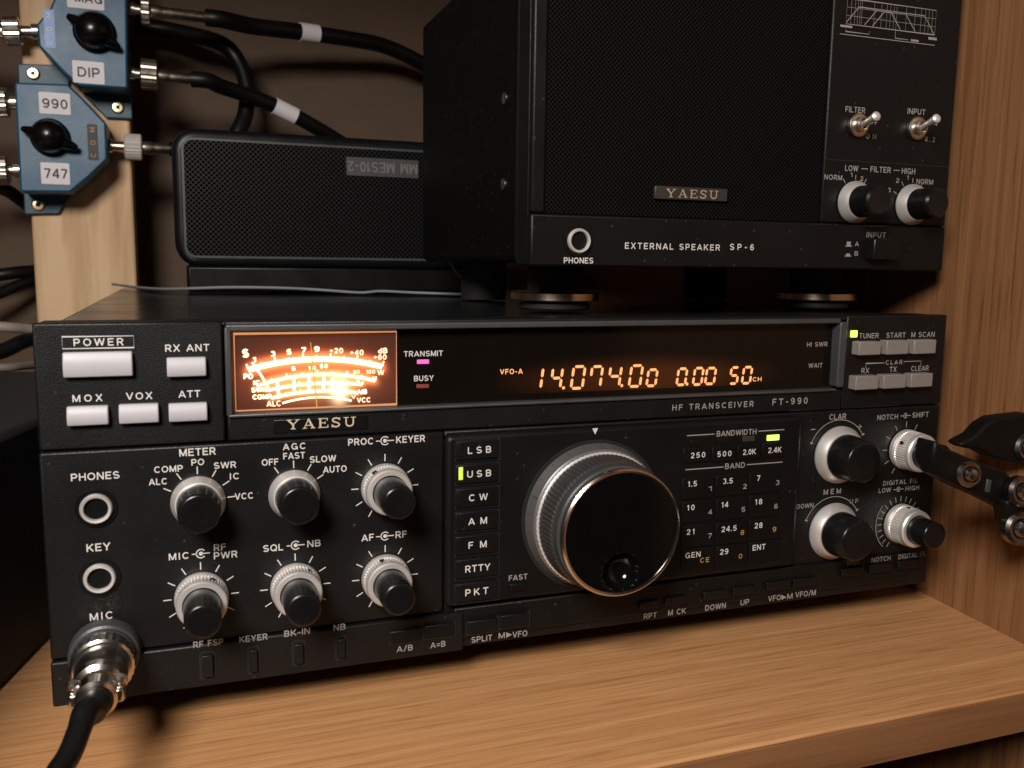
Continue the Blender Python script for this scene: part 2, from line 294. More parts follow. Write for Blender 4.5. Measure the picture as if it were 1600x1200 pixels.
# ------------------------------------------------------------------ lettering
def ell(cx, cy, rx, ry, a0, a1, n=14):
    return [(cx + rx * math.cos(math.radians(a0 + (a1 - a0) * i / n)), cy + ry * math.sin(math.radians(a0 + (a1 - a0) * i / n))) for i in range(n + 1)]
T, B_, Mi = 0.925, 0.075, 0.5         # stroke centre lines: top, bottom, middle of a capital of height 1
GL = {     # even-stroke grotesque capitals: width, strokes
 'A': (0.86, [[(0.04, 0), (0.43, 0.97)], [(0.43, 0.97), (0.82, 0)], [(0.19, 0.30), (0.67, 0.30)]]),
 'B': (0.74, [[(0.08, 0), (0.08, 1)], [(0.08, T), (0.42, T)] + ell(0.42, 0.72, 0.20, 0.205, 90, -90) + [(0.08, 0.515)], [(0.44, 0.515)] + ell(0.44, 0.295, 0.22, 0.22, 90, -90) + [(0.08, B_)]]),
 'C': (0.84, [ell(0.44, 0.5, 0.36, 0.425, 42, 318, 26)]),
 'D': (0.80, [[(0.08, 0), (0.08, 1)], [(0.08, T), (0.36, T)] + ell(0.36, 0.5, 0.36, 0.425, 90, -90, 18) + [(0.08, B_)]]),
 'E': (0.68, [[(0.08, 0), (0.08, 1)], [(0.08, T), (0.67, T)], [(0.08, 0.515), (0.61, 0.515)], [(0.08, B_), (0.68, B_)]]),
 'F': (0.64, [[(0.08, 0), (0.08, 1)], [(0.08, T), (0.64, T)], [(0.08, 0.5), (0.58, 0.5)]]),
 'G': (0.86, [ell(0.44, 0.5, 0.36, 0.425, 42, 350, 28), [(0.48, 0.44), (0.80, 0.44)], [(0.79, 0.46), (0.79, 0.0)]]),
 'H': (0.78, [[(0.08, 0), (0.08, 1)], [(0.70, 0), (0.70, 1)], [(0.08, 0.51), (0.70, 0.51)]]),
 'I': (0.16, [[(0.08, 0), (0.08, 1)]]),
 'K': (0.78, [[(0.08, 0), (0.08, 1)], [(0.08, 0.36), (0.70, 0.98)], [(0.29, 0.56), (0.73, 0.02)]]),
 'L': (0.62, [[(0.08, 0), (0.08, 1)], [(0.08, B_), (0.62, B_)]]),
 'M': (0.92, [[(0.08, 0), (0.08, 1)], [(0.09, 0.98), (0.46, 0.06)], [(0.46, 0.06), (0.83, 0.98)], [(0.84, 0), (0.84, 1)]]),
 'N': (0.80, [[(0.08, 0), (0.08, 1)], [(0.10, 0.97), (0.70, 0.03)], [(0.72, 0), (0.72, 1)]]),
 'O': (0.90, [ell(0.45, 0.5, 0.37, 0.425, 0, 360, 36)]),
 'P': (0.72, [[(0.08, 0), (0.08, 1)], [(0.08, T), (0.42, T)] + ell(0.42, 0.68, 0.22, 0.245, 90, -90) + [(0.08, 0.435)]]),
 'Q': (0.90, [ell(0.45, 0.5, 0.37, 0.425, 0, 360, 36), [(0.52, 0.28), (0.84, 0.0)]]),
 'R': (0.76, [[(0.08, 0), (0.08, 1)], [(0.08, T), (0.43, T)] + ell(0.43, 0.69, 0.22, 0.235, 90, -90) + [(0.08, 0.455)], [(0.40, 0.455), (0.70, 0.0)]]),
 'S': (0.76, [ell(0.38, 0.71, 0.28, 0.215, 25, 245, 18) + [(0.42, 0.49)] + ell(0.38, 0.285, 0.31, 0.21, 62, -155, 18)]),
 'T': (0.72, [[(0, T), (0.72, T)], [(0.36, 0), (0.36, T)]]),
 'U': (0.78, [[(0.08, 1), (0.08, 0.36)] + ell(0.39, 0.36, 0.31, 0.285, 180, 360, 16) + [(0.70, 1)]]),
 'V': (0.82, [[(0.05, 1), (0.41, 0.03)], [(0.41, 0.03), (0.77, 1)]]),
 'W': (1.16, [[(0.05, 1), (0.31, 0.03)], [(0.31, 0.03), (0.58, 0.97)], [(0.58, 0.97), (0.85, 0.03)], [(0.85, 0.03), (1.11, 1)]]),
 'X': (0.80, [[(0.06, 0), (0.74, 1)], [(0.06, 1), (0.74, 0)]]),
 'Y': (0.80, [[(0.05, 1), (0.40, 0.44)], [(0.75, 1), (0.40, 0.44)], [(0.40, 0.46), (0.40, 0)]]),
 'Z': (0.72, [[(0.04, T), (0.66, T)], [(0.64, 0.93), (0.06, 0.07)], [(0.03, B_), (0.69, B_)]]),
 'd': (0.62, [[(0.54, 0), (0.54, 1)], ell(0.31, 0.33, 0.23, 0.255, 0, 360, 24)]),
 '0': (0.66, [ell(0.33, 0.5, 0.25, 0.425, 0, 360, 32)]),
 '1': (0.34, [[(0.26, 0), (0.26, 1)], [(0.24, 0.90), (0.02, 0.74)]]),
 '2': (0.66, [ell(0.33, 0.68, 0.25, 0.245, 170, -30, 16) + [(0.08, 0.10)], [(0.03, B_), (0.64, B_)]]),
 '3': (0.66, [ell(0.31, 0.71, 0.24, 0.215, 150, -80, 16), ell(0.31, 0.29, 0.27, 0.215, 80, -150, 16)]),
 '4': (0.68, [[(0.50, 0), (0.50, 1)], [(0.49, 0.95), (0.05, 0.28)], [(0.02, 0.28), (0.68, 0.28)]]),
 '5': (0.66, [[(0.58, T), (0.14, T)], [(0.14, 0.95), (0.09, 0.46)], [(0.08, 0.48)] + ell(0.32, 0.33, 0.26, 0.255, 125, -150, 18)]),
 '6': (0.66, [ell(0.33, 0.32, 0.25, 0.245, 0, 360, 26), [(0.08, 0.34)] + ell(0.35, 0.5, 0.27, 0.425, 190, 45, 16)]),
 '7': (0.62, [[(0.02, T), (0.61, T)], [(0.58, 0.92), (0.22, 0)]]),
 '8': (0.66, [ell(0.33, 0.72, 0.22, 0.205, 0, 360, 24), ell(0.33, 0.295, 0.25, 0.22, 0, 360, 26)]),
 '9': (0.66, [ell(0.33, 0.68, 0.25, 0.245, 0, 360, 26), [(0.58, 0.66)] + ell(0.31, 0.5, 0.27, 0.425, 10, -135, 16)]),
 '-': (0.42, [[(0.02, 0.42), (0.40, 0.42)]]), '/': (0.46, [[(0.02, -0.04), (0.44, 1.04)]]), '.': (0.18, [[(0.0, 0.085), (0.18, 0.085)]]),
 '=': (0.60, [[(0.02, 0.62), (0.58, 0.62)], [(0.02, 0.30), (0.58, 0.30)]]), '+': (0.60, [[(0.02, 0.5), (0.58, 0.5)], [(0.30, 0.22), (0.30, 0.78)]])}
def text_at(mb, s, cx0, cx1, zc, h, Y, wide=1.08, tr=None, weight=0.165):
    """lettering between x = cx0 and cx1, cap height h, centred on height zc"""
    wid = cx1 - cx0; sx = h * wide; sp = 0.40
    tot = sum(sp if c == ' ' else GL[c][0] for c in s); n = max(1, len(s) - 1); gmin = 0.17
    if tot * sx + n * gmin * sx > wid or len(s) == 1: sx = wid / (tot + (n * gmin if len(s) > 1 else 0))
    g = (wid - tot * sx) / n if len(s) > 1 else 0
    x = 0.0; lw = weight * (h + min(sx, h)) / 2
    for c in s:
        if c == ' ': x += sp * sx + g; continue
        for k, st in enumerate(GL[c][1]):
            P = [(cx0 + x + a * sx, zc - h / 2 + b * h) for a, b in st]
            if tr: P = [tr(*p) for p in P]
            cl = len(P) > 4 and (Vector(P[0]) - Vector(P[-1])).length < 1e-9
            mb.ribbon(P[:-1] if cl else P, lw, Y - k * 2.5e-6, cl)
        x += GL[c][0] * sx + g
    return mb
def text(mb, s, x0, x1, ym, hp, Y, wide=1.10, weight=0.165):
    """lettering measured on the photo: left, right, mid height and cap height in photo units"""
    a, b = onY(x0, ym, Y), onY(x1, ym, Y); xm = (x0 + x1) / 2
    c = onY(xm, ym, Y); h = onY(xm, ym - hp / 2, Y).z - onY(xm, ym + hp / 2, Y).z
    return text_at(mb, s, a.x, b.x, c.z, h, Y, wide, weight=weight)
def line(mb, x0, y0, x1, y1, Y, wmm=0.35):
    a, b = onY(x0, y0, Y), onY(x1, y1, Y); return mb.ribbon([(a.x, a.z), (b.x, b.z)], wmm / 1000, Y)
def level(mb, x0, x1, y0, y1, Y, wmm=0.35):
    """horizontal printed rule"""
    a, b = onY(x0, y0, Y), onY(x1, y1, Y); z = (a.z + b.z) / 2; return mb.ribbon([(a.x, z), (b.x, z)], wmm / 1000, Y)
def ticks(mb, cx, cz, angs, r0, r1, Y, wmm=0.35):
    for a in angs:
        c, s_ = math.sin(math.radians(a)), math.cos(math.radians(a)); mb.ribbon([(cx + c * r0, cz + s_ * r0), (cx + c * r1, cz + s_ * r1)], wmm / 1000, Y)
def arc(cx, cz, r, a0, a1, n=32):
    return [(cx + r * math.sin(math.radians(a0 + (a1 - a0) * i / n)), cz + r * math.cos(math.radians(a0 + (a1 - a0) * i / n))) for i in range(n + 1)]
def disc(cx, cz, r, n=20): return [(cx + r * math.cos(2 * math.pi * i / n), cz + r * math.sin(2 * math.pi * i / n)) for i in range(n)]
def dual_mark(mb, x, y, Y, half=14, r=1.65):
    """the ring-and-dot sign between the two names of a dual knob"""
    c = onY(x, y, Y); k = onY(x + half, y, Y).x - c.x
    mb.sheet(disc(c.x, c.z, r * 0.00042), Y); mb.ribbon(arc(c.x, c.z, r / 1000 * 0.9, 130, 410, 24), 0.00036, Y)
    mb.ribbon([(c.x - k, c.z), (c.x - r * 0.0009, c.z)], 0.00036, Y); mb.ribbon([(c.x + r * 0.0003, c.z), (c.x + k, c.z)], 0.00036, Y)
SLAB = {   # slab-serif capitals: strokes as (points, width) in a unit-high box
 'Y': (1.05, [([(0.12, 0.96), (0.52, 0.45)], .17), ([(0.93, 0.96), (0.52, 0.45)], .10), ([(0.52, 0.5), (0.52, 0.04)], .17), ([(0, 0.96), (0.40, 0.96)], .08), ([(0.70, 0.96), (1.05, 0.96)], .08), ([(0.32, 0.04), (0.72, 0.04)], .08)]),
 'A': (1.05, [([(0.14, 0.04), (0.50, 1.0)], .09), ([(0.48, 1.0), (0.88, 0.04)], .18), ([(0.26, 0.33), (0.74, 0.33)], .08), ([(0, 0.04), (0.36, 0.04)], .08), ([(0.66, 0.04), (1.05, 0.04)], .08)]),
 'E': (0.85, [([(0.18, 0.0), (0.18, 1.0)], .18), ([(0, 0.96), (0.80, 0.96)], .08), ([(0, 0.04), (0.85, 0.04)], .08), ([(0.2, 0.52), (0.58, 0.52)], .08), ([(0.77, 1.0), (0.77, 0.72)], .08), ([(0.81, 0.0), (0.81, 0.30)], .08), ([(0.58, 0.66), (0.58, 0.38)], .07)]),
 'S': (0.80, [([(0.70, 0.78), (0.60, 0.92), (0.40, 0.965), (0.20, 0.91), (0.11, 0.76), (0.17, 0.62), (0.40, 0.51), (0.62, 0.41), (0.70, 0.26), (0.60, 0.10), (0.40, 0.04), (0.18, 0.09), (0.09, 0.24)], .13), ([(0.73, 1.0), (0.73, 0.72)], .06), ([(0.06, 0.0), (0.06, 0.30)], .06)]),
 'U': (1.05, [([(0.22, 0.96), (0.22, 0.32), (0.30, 0.12), (0.52, 0.04), (0.74, 0.12), (0.83, 0.32), (0.83, 0.96)], .13), ([(0, 0.96), (0.44, 0.96)], .08), ([(0.62, 0.96), (1.05, 0.96)], .08)])}
def slab_text(mb, s, x0, x1, ym, hp, Y):
    a, b = onY(x0, ym, Y), onY(x1, ym, Y); xm = (x0 + x1) / 2; zc = onY(xm, ym, Y).z
    h = onY(xm, ym - hp / 2, Y).z - onY(xm, ym + hp / 2, Y).z; tot = sum(SLAB[c][0] for c in s); gap = 0.24
    k = (b.x - a.x) / (tot + gap * (len(s) - 1)); x = a.x; e = 0
    for c in s:
        for pts, wd in SLAB[c][1]:
            e += 1; mb.ribbon([(x + p[0] * k, zc - h / 2 + p[1] * h) for p in pts], wd * (h + k) / 2, Y - e * 2e-6)
        x += (SLAB[c][0] + gap) * k
SEG = {'a': [(0.10, 1), (0.90, 1)], 'b': [(1, 0.95), (1, 0.55)], 'c': [(1, 0.45), (1, 0.05)], 'd': [(0.10, 0), (0.90, 0)], 'e': [(0, 0.45), (0, 0.05)], 'f': [(0, 0.95), (0, 0.55)], 'g': [(0.12, 0.5), (0.88, 0.5)]}
DIG = {'0': 'abcdef', '1': 'bc', '4': 'fgbc', '5': 'afgcd', '7': 'fabc'}
def seg_digit(mb, ch, x0, x1, yt, yb, Y, wmm=1.08):
    """slanted seven-segment figure measured on the photo"""
    a, b = onY(x0, yb, Y), onY(x1, yt, Y); h = b.z - a.z; sk = 0.13 * h; wd = b.x - a.x - sk; t = wmm / 1000
    for sgm in DIG[ch]:
        (u0, v0), (u1, v1) = SEG[sgm]
        p = [(a.x + u * wd + v * sk, a.z + v * h) for u, v in ((u0, v0), (u1, v1))]
        d = (Vector(p[1]) - Vector(p[0])).normalized(); q0 = Vector(p[0]); q1 = Vector(p[1]); nn = Vector((-d.y, d.x)) * t / 2; e = d * t * 0.45
        mb.sheet([tuple(q0 - nn * .3), tuple(q0 + e - nn), tuple(q1 - e - nn), tuple(q1 - nn * .3), tuple(q1 + nn * .3), tuple(q1 - e + nn), tuple(q0 + e + nn), tuple(q0 + nn * .3)], Y)

# ================================================================== the bookcase the equipment stands in
bc = thing('wooden_bookcase', 'oak coloured bookcase bay holding the radio equipment', 'bookcase', (0.0, 0.2, SH - 0.0165))
sh = MB().box(-0.75, 0.47, -0.0726, 0.50, SH - 0.0165, SH).build('shelf_board', M_shelf, bc, bevel=0.0009)
MB().box(-0.75, 0.40, -0.0742, -0.0729, SH - 0.0160, SH - 0.0006).build('edge_band', M_edge, sh, bevel=0.0003)
ang = math.radians(4.5)
wa = Vector((0.3865, 0.0, 0)); dv = Vector((math.sin(ang), math.cos(ang), 0)); nv = Vector((dv.y, -dv.x, 0))
q = [wa + dv * -0.30, wa + dv * 0.56, wa + dv * 0.56 + nv * 0.02, wa + dv * -0.30 + nv * 0.02]
MB().add([(p.x, p.y, z) for z in (-0.45, 0.70) for p in q], [(3, 2, 1, 0), (4, 5, 6, 7), (0, 1, 5, 4), (1, 2, 6, 5), (2, 3, 7, 6), (3, 0, 4, 7)]).build('side_panel', M_side, bc, bevel=0.0008)
MB().box(-0.75, 0.46, 0.502, 0.51, -0.45, 0.70).build('back_panel', M_back, bc)
MB().box(-0.75, 0.47, -0.05, 0.50, 0.424, 0.442).build('unseen_shade_shelf', M_shelf, bc, bevel=0.001)  # added out of view to shade the top of the back panel
MB().box(-0.75, 0.47, -0.05, 0.50, -0.45, -0.43).build('lower_shelf', M_edge, bc, bevel=0.001)
MB().box(-0.77, -0.752, -0.0726, 0.51, -0.45, 0.70).build('far_side_panel', M_side, bc, bevel=0.001)
tag(MB().box(-0.40, 0.34, 0.10, 0.40, -0.4295, -0.18).build('storage_box', mat('dark_brown_card', (0.028, 0.020, 0.015), 0.7), bevel=0.003), 'dark brown box in the shadow below the shelf board', 'box')

# pine post behind the radio
pp = [onY(48, 330, 0.42), onY(209, 330, 0.42)]
tag(MB().box(pp[0].x, pp[1].x, 0.42, 0.46, SH + 0.0005, 0.423).build('pine_post', M_pine, bevel=0.002), 'pale pine post standing behind the radio, carrying the blue switches', 'post')

# ================================================================== the transceiver
RX = thing('radio_transceiver', 'wide black radio transceiver with glowing meter, amber frequency figures and large tuning dial', 'radio', (W / 2, 0.18, SH))
YU, YL, YB, YS = 0.001, 0.0, -0.003, -0.0015          # faces: upper, lower, raised block, bottom strip
e = 0.00018
TU, TL, TB, TS = YU - e, YL - e, YB - e, YS - e
zs = 0.0848; zl = onY(400, 994, 0).z
x_l = onY(350, 600, 0).x; x_w0 = x_l + 0.001; x_w1 = onY(1313, 560, 0).x; z_wt = onY(900, 506, 0).z; z_wb = onY(900, 627, 0).z
x_bl = onY(697, 800, YB).x; x_br = onY(1249, 760, YB).x
x_ll = onY(693, 800, 0).x; z_bb = onY(720, 948, YB).z; x_s = onY(722, 1000, 0).x
case = MB().box(0.003, W - 0.003, 0.028, 0.372, 0.0, H - 0.0012).build('case', M_case, RX, bevel=0.0025, seg=3)
MB().box(0.0035, W - 0.0035, 0.021, 0.0282, 0.002, H - 0.003).build('case_seam', M_black, RX)
for fx in (0.04, W - 0.04):
    for fy in (0.06, 0.32): MB().lathe((fx, fy, SH), (0, 0, 1), [(0.010, 0), (0.011, 0.002), (0.009, 0.0148)], 32).build('foot', M_rubber, RX)
fp = MB()
fp.box(0.0004, W - 0.0004, 0.0058, 0.021, 0.0004, H - 0.0004)
fp.box(0, x_l, YU, 0.0062, zs + 0.0004, H)
fp.box(x_l + 0.0008, onY(1322, 560, 0).x, YU, 0.0062, z_wt, H)
fp.box(x_l + 0.0008, onY(1322, 560, 0).x, YU, 0.0062, zs + 0.0004, z_wb)
fp.box(onY(1323, 560, 0).x, W, YU, 0.0062, zs + 0.0004, H)
fp.box(0, x_ll, YL, 0.0064, zl + 0.0003, zs)
fp.box(x_ll + 0.0006, W, YU + 0.0002, 0.0064, 0.0002, zs)
fp.box(0, x_s, YS, 0.0066, 0.0, zl)
FP = fp.build('front_panel', M_panel, RX, bevel=0.0007)
TBK = MB().prism(rrect(x_bl, x_br, z_bb, zs - 0.001, 0.0025), YB, 0.003).build('tuning_block', M_panel2, RX, bevel=0.0016, seg=2)
MB().box(x_bl + .004, W - .012, -0.0006, 0.002, 0.004, z_bb - 0.0015).build('lower_ledge', M_panel2, RX, bevel=0.0008)

# --- display window, frame
MB().box(x_w0 + 0.0006, x_w1, 0.0044, 0.0060, z_wb - 0.0004, z_wt + 0.0004).build('display_window', M_window, RX)
fr = MB(); fx0 = onY(1309, 560, 0).x; fx1 = onY(1320, 560, 0).x
fr.prism(rrect(fx0, fx1, z_wb + .001, z_wt - 0.0005, 0.0012), -0.0006, 0.005)
fr.box(x_w0, fx0 + 0.0005, -0.0002, 0.0046, z_wt - 0.0012, z_wt + 0.0010)
fr.box(x_w0, fx0 + 0.0005, -0.0002, 0.0046, z_wb - 0.0006, z_wb + 0.0006)
fr.box(x_w0 - 0.0004, x_w0 + 0.0016, -0.0002, 0.0046, z_wb, z_wt)
FRM = fr.build('window_frame', M_frame, RX, bevel=0.0005)
YD = 0.0041
dg = MB()
for ch, a, b, t, bt in (('1', 836, 849, 574.5, 607.5), ('4', 860, 879.5, 574.5, 607), ('0', 892, 914.5, 572.5, 607), ('7', 921, 942, 572.5, 605), ('4', 950, 971.5, 572, 604), ('0', 982.5, 1004.5, 571, 604),
                        ('0', 1010, 1027.5, 577.5, 603), ('0', 1057, 1074, 576, 601.5), ('0', 1082.5, 1099.5, 575, 601), ('0', 1101.5, 1119, 575, 600), ('5', 1139.5, 1155, 574, 599.5), ('0', 1159, 1175.5, 573.5, 599)):
    seg_digit(dg, ch, a, b, t, bt, YD)
for x, y in ((880.5, 606), (971.5, 602.5), (1073.5, 600)):
    c = onY(x, y, YD); dg.sheet(disc(c.x, c.z, 0.00062), YD)
def display_glow_mat():  # halo around the figures, put into the panel's emission
    m = bpy.data.materials.new('display_glow_panel'); t, b = nt(m); L = t.links.new
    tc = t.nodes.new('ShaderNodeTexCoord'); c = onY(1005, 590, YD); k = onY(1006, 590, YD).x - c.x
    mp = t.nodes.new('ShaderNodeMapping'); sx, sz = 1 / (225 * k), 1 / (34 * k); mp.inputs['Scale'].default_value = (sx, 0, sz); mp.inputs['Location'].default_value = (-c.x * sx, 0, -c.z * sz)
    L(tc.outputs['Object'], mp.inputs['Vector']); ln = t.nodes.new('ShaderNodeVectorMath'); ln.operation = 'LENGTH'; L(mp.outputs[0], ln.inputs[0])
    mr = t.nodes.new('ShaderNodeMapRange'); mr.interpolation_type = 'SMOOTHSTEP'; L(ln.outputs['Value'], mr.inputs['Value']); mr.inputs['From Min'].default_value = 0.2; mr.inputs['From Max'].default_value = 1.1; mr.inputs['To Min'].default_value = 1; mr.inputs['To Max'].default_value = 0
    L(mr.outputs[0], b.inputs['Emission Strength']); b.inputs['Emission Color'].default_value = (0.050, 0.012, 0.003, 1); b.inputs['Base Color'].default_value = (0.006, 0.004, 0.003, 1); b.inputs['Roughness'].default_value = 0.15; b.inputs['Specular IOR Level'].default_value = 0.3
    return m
a, b = onY(775, 590, YD), onY(1240, 590, YD); MB().box(a.x, b.x, 0.0043, 0.0050, z_wb + 0.003, z_wt - 0.004).build('display_glow_panel', display_glow_mat(), RX)
DG = dg.build('frequency_figures', E_digit, RX, smooth=False)
t_ = MB(); text(t_, 'VFO-A', 781.5, 816.5, 580.5, 8, YD, 1.0); t_.build('frequency_figures', E_digit, RX, smooth=False)
t_ = MB(); text(t_, 'CH', 1176, 1190, 592.5, 6.5, YD, 1.7); t_.build('frequency_figures', E_digit, RX, smooth=False)
t_ = MB(); text(t_, 'TRANSMIT', 631, 692, 552.5, 8.5, YD); t_.build('window_lettering', M_print, RX, smooth=False); t_ = MB(); text(t_, 'BUSY', 647, 677.5, 591, 8.5, YD); t_.build('window_lettering', M_print, RX, smooth=False)
t_ = MB(); text(t_, 'HI SWR', 1261, 1293, 538, 7, YD); t_.build('window_lettering', M_printd, RX, smooth=False); t_ = MB(); text(t_, 'WAIT', 1263.5, 1285, 571, 7, YD); t_.build('window_lettering', M_printd, RX, smooth=False)
def lamp(x0, x1, y0, y1, Y, m, parent=RX, th=0.0006):
    a, b = onY(x0, (y0 + y1) / 2, Y), onY(x1, (y0 + y1) / 2, Y); zt = onY((x0 + x1) / 2, y0, Y).z; zb = onY((x0 + x1) / 2, y1, Y).z
    return MB().box(a.x, b.x, Y, Y + th, zb, zt).build('indicator_lamp', m, parent, bevel=0.0002)
lamp(652, 670.5, 562, 568.5, 0.0039, E_pink); lamp(651, 670.5, 600.5, 606.5, 0.0039, E_red)

# --- meter
YM = 0.0034
def qz(x, y): c = onY(x, y, YM); return (c.x, c.z)
def arc3(p0, p1, p2, n=28):
    (ax, ay), (bx, by), (cx, cy) = p0, p1, p2
    d = 2 * (ax * (by - cy) + bx * (cy - ay) + cx * (ay - by))
    ux = ((ax * ax + ay * ay) * (by - cy) + (bx * bx + by * by) * (cy - ay) + (cx * cx + cy * cy) * (ay - by)) / d
    uy = ((ax * ax + ay * ay) * (cx - bx) + (bx * bx + by * by) * (ax - cx) + (cx * cx + cy * cy) * (bx - ax)) / d
    r = math.hypot(ax - ux, ay - uy); a0 = math.degrees(math.atan2(ax - ux, ay - uy)); a1 = math.degrees(math.atan2(cx - ux, cy - uy))
    return arc(ux, uy, r, a0, a1, n), (ux, uy, r, a0, a1)
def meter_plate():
    m = bpy.data.materials.new('backlit_plate_with_bloom'); t, b = nt(m); L = t.links.new
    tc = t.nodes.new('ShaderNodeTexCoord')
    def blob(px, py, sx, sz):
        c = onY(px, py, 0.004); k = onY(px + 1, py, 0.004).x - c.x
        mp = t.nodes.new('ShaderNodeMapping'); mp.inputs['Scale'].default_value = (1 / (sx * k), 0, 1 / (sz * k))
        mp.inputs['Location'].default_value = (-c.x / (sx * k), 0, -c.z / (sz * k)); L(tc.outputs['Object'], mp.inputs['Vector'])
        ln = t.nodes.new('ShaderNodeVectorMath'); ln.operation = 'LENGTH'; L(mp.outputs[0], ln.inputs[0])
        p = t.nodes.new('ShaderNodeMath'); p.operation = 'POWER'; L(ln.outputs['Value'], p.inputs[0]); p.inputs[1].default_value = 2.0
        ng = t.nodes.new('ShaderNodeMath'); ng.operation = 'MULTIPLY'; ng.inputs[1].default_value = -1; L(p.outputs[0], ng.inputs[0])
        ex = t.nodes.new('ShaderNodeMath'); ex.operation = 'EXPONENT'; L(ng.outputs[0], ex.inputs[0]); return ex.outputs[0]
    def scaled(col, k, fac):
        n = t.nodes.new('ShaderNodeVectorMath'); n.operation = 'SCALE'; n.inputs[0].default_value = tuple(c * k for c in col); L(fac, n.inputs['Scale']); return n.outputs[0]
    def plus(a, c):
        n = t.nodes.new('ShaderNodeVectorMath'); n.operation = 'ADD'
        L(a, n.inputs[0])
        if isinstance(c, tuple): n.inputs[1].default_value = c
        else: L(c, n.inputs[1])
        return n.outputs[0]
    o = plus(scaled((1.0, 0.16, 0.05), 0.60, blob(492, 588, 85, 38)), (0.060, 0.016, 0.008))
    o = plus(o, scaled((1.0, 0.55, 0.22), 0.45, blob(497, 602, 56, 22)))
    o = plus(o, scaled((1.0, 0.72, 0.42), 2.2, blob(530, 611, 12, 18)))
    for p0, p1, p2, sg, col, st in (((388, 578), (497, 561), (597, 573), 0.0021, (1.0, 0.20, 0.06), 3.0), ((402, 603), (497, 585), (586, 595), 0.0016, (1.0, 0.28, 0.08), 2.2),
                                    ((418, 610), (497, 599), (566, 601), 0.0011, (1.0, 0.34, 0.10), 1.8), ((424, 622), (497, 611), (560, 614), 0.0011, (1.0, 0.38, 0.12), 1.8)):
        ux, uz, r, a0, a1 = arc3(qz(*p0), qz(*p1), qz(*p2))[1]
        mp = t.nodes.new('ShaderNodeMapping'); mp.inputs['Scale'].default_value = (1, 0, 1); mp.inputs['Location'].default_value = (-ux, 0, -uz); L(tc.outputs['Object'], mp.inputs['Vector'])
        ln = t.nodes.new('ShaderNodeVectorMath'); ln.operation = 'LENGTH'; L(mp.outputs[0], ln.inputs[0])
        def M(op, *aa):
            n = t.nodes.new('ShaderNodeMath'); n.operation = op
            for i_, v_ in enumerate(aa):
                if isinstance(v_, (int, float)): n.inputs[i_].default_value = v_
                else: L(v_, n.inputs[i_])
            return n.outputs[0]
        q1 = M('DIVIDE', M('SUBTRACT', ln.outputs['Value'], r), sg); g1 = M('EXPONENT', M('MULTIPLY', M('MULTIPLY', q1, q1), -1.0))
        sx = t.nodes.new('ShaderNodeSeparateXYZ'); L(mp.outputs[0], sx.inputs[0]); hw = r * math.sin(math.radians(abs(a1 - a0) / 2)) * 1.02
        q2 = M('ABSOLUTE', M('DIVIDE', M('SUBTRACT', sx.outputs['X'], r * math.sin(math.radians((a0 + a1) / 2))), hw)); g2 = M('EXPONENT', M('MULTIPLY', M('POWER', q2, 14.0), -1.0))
        o = plus(o, scaled(col, st, M('MULTIPLY', g1, g2)))  # camera bloom around each arc, put into the plate's emission
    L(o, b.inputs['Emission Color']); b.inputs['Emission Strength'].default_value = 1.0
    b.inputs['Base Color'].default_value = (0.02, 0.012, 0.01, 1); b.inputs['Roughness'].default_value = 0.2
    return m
mx0, mx1 = qz(363, 580)[0], qz(620, 580)[0]; mz0, mz1 = qz(490, 643)[1], qz(490, 514)[1]
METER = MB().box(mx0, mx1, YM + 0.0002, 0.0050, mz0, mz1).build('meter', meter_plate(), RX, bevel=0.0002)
ml = MB(); ix0, ix1 = qz(367, 580)[0], qz(619.5, 580)[0]; iz1, iz0 = qz(490, 520)[1], qz(490, 637)[1]
ml.ribbon([(ix0, iz0), (ix0, iz1), (ix1, iz1), (ix1, iz0)], 0.00045, YM, True)
ml.ribbon([(qz(377, 508)[0], qz(490, 507)[1]), (qz(617, 508)[0], qz(490, 507)[1])], 0.0005, YM - .0001)
ml.ribbon([(qz(394, 650)[0], qz(490, 647)[1]), (qz(572, 642)[0], qz(490, 647)[1])], 0.0005, YM - .0001)
ml.build('meter_border', E_line, METER, smooth=False)
ms = MB(); k = 0
for (p0, p1, p2), wd in ((((388, 578), (497, 561), (597, 573)), 1.95), (((402, 603), (497, 585), (586, 595)), 1.15), (((418, 610), (497, 599), (566, 601)), 1.05), (((424, 622), (497, 611), (560, 614)), 1.05), (((441, 630), (497, 620.5), (549, 626)), 0.75)):
    k += 1; pts, info = arc3(qz(*p0), qz(*p1), qz(*p2)); ms.ribbon(pts, wd / 1000, YM - k * 2e-5)
    if k < 5:
        n = (10, 8, 6, 6)[k - 1]
        for i in range(n + 1):
            a = info[3] + (info[4] - info[3]) * i / n
            c_, s_ = math.sin(math.radians(a)), math.cos(math.radians(a)); up = (0.0021, 0.0016, 0.0012, 0.0012)[k - 1] * (1 if i % 2 == 0 else 0.6)
            ms.ribbon([(info[0] + c_ * info[2], info[1] + s_ * info[2]), (info[0] + c_ * (info[2] + up), info[1] + s_ * (info[2] + up))], 0.0006, YM - k * 2e-5 - 1e-5)
for p0, p1 in (((394, 566), (409, 588)), ((409, 588), (420, 606))): ms.ribbon([qz(*p0), qz(*p1)], 0.0008, YM - 0.00013)
for x0_, x1_, y0_, y1_ in ((433, 436, 596, 622), (459, 460, 590, 616), (483, 483, 588, 614), (506, 505, 588, 613), (520, 518, 590, 613)): ms.ribbon([qz(x0_, y0_), qz(x1_, y1_)], 0.0011, YM - 0.00015)
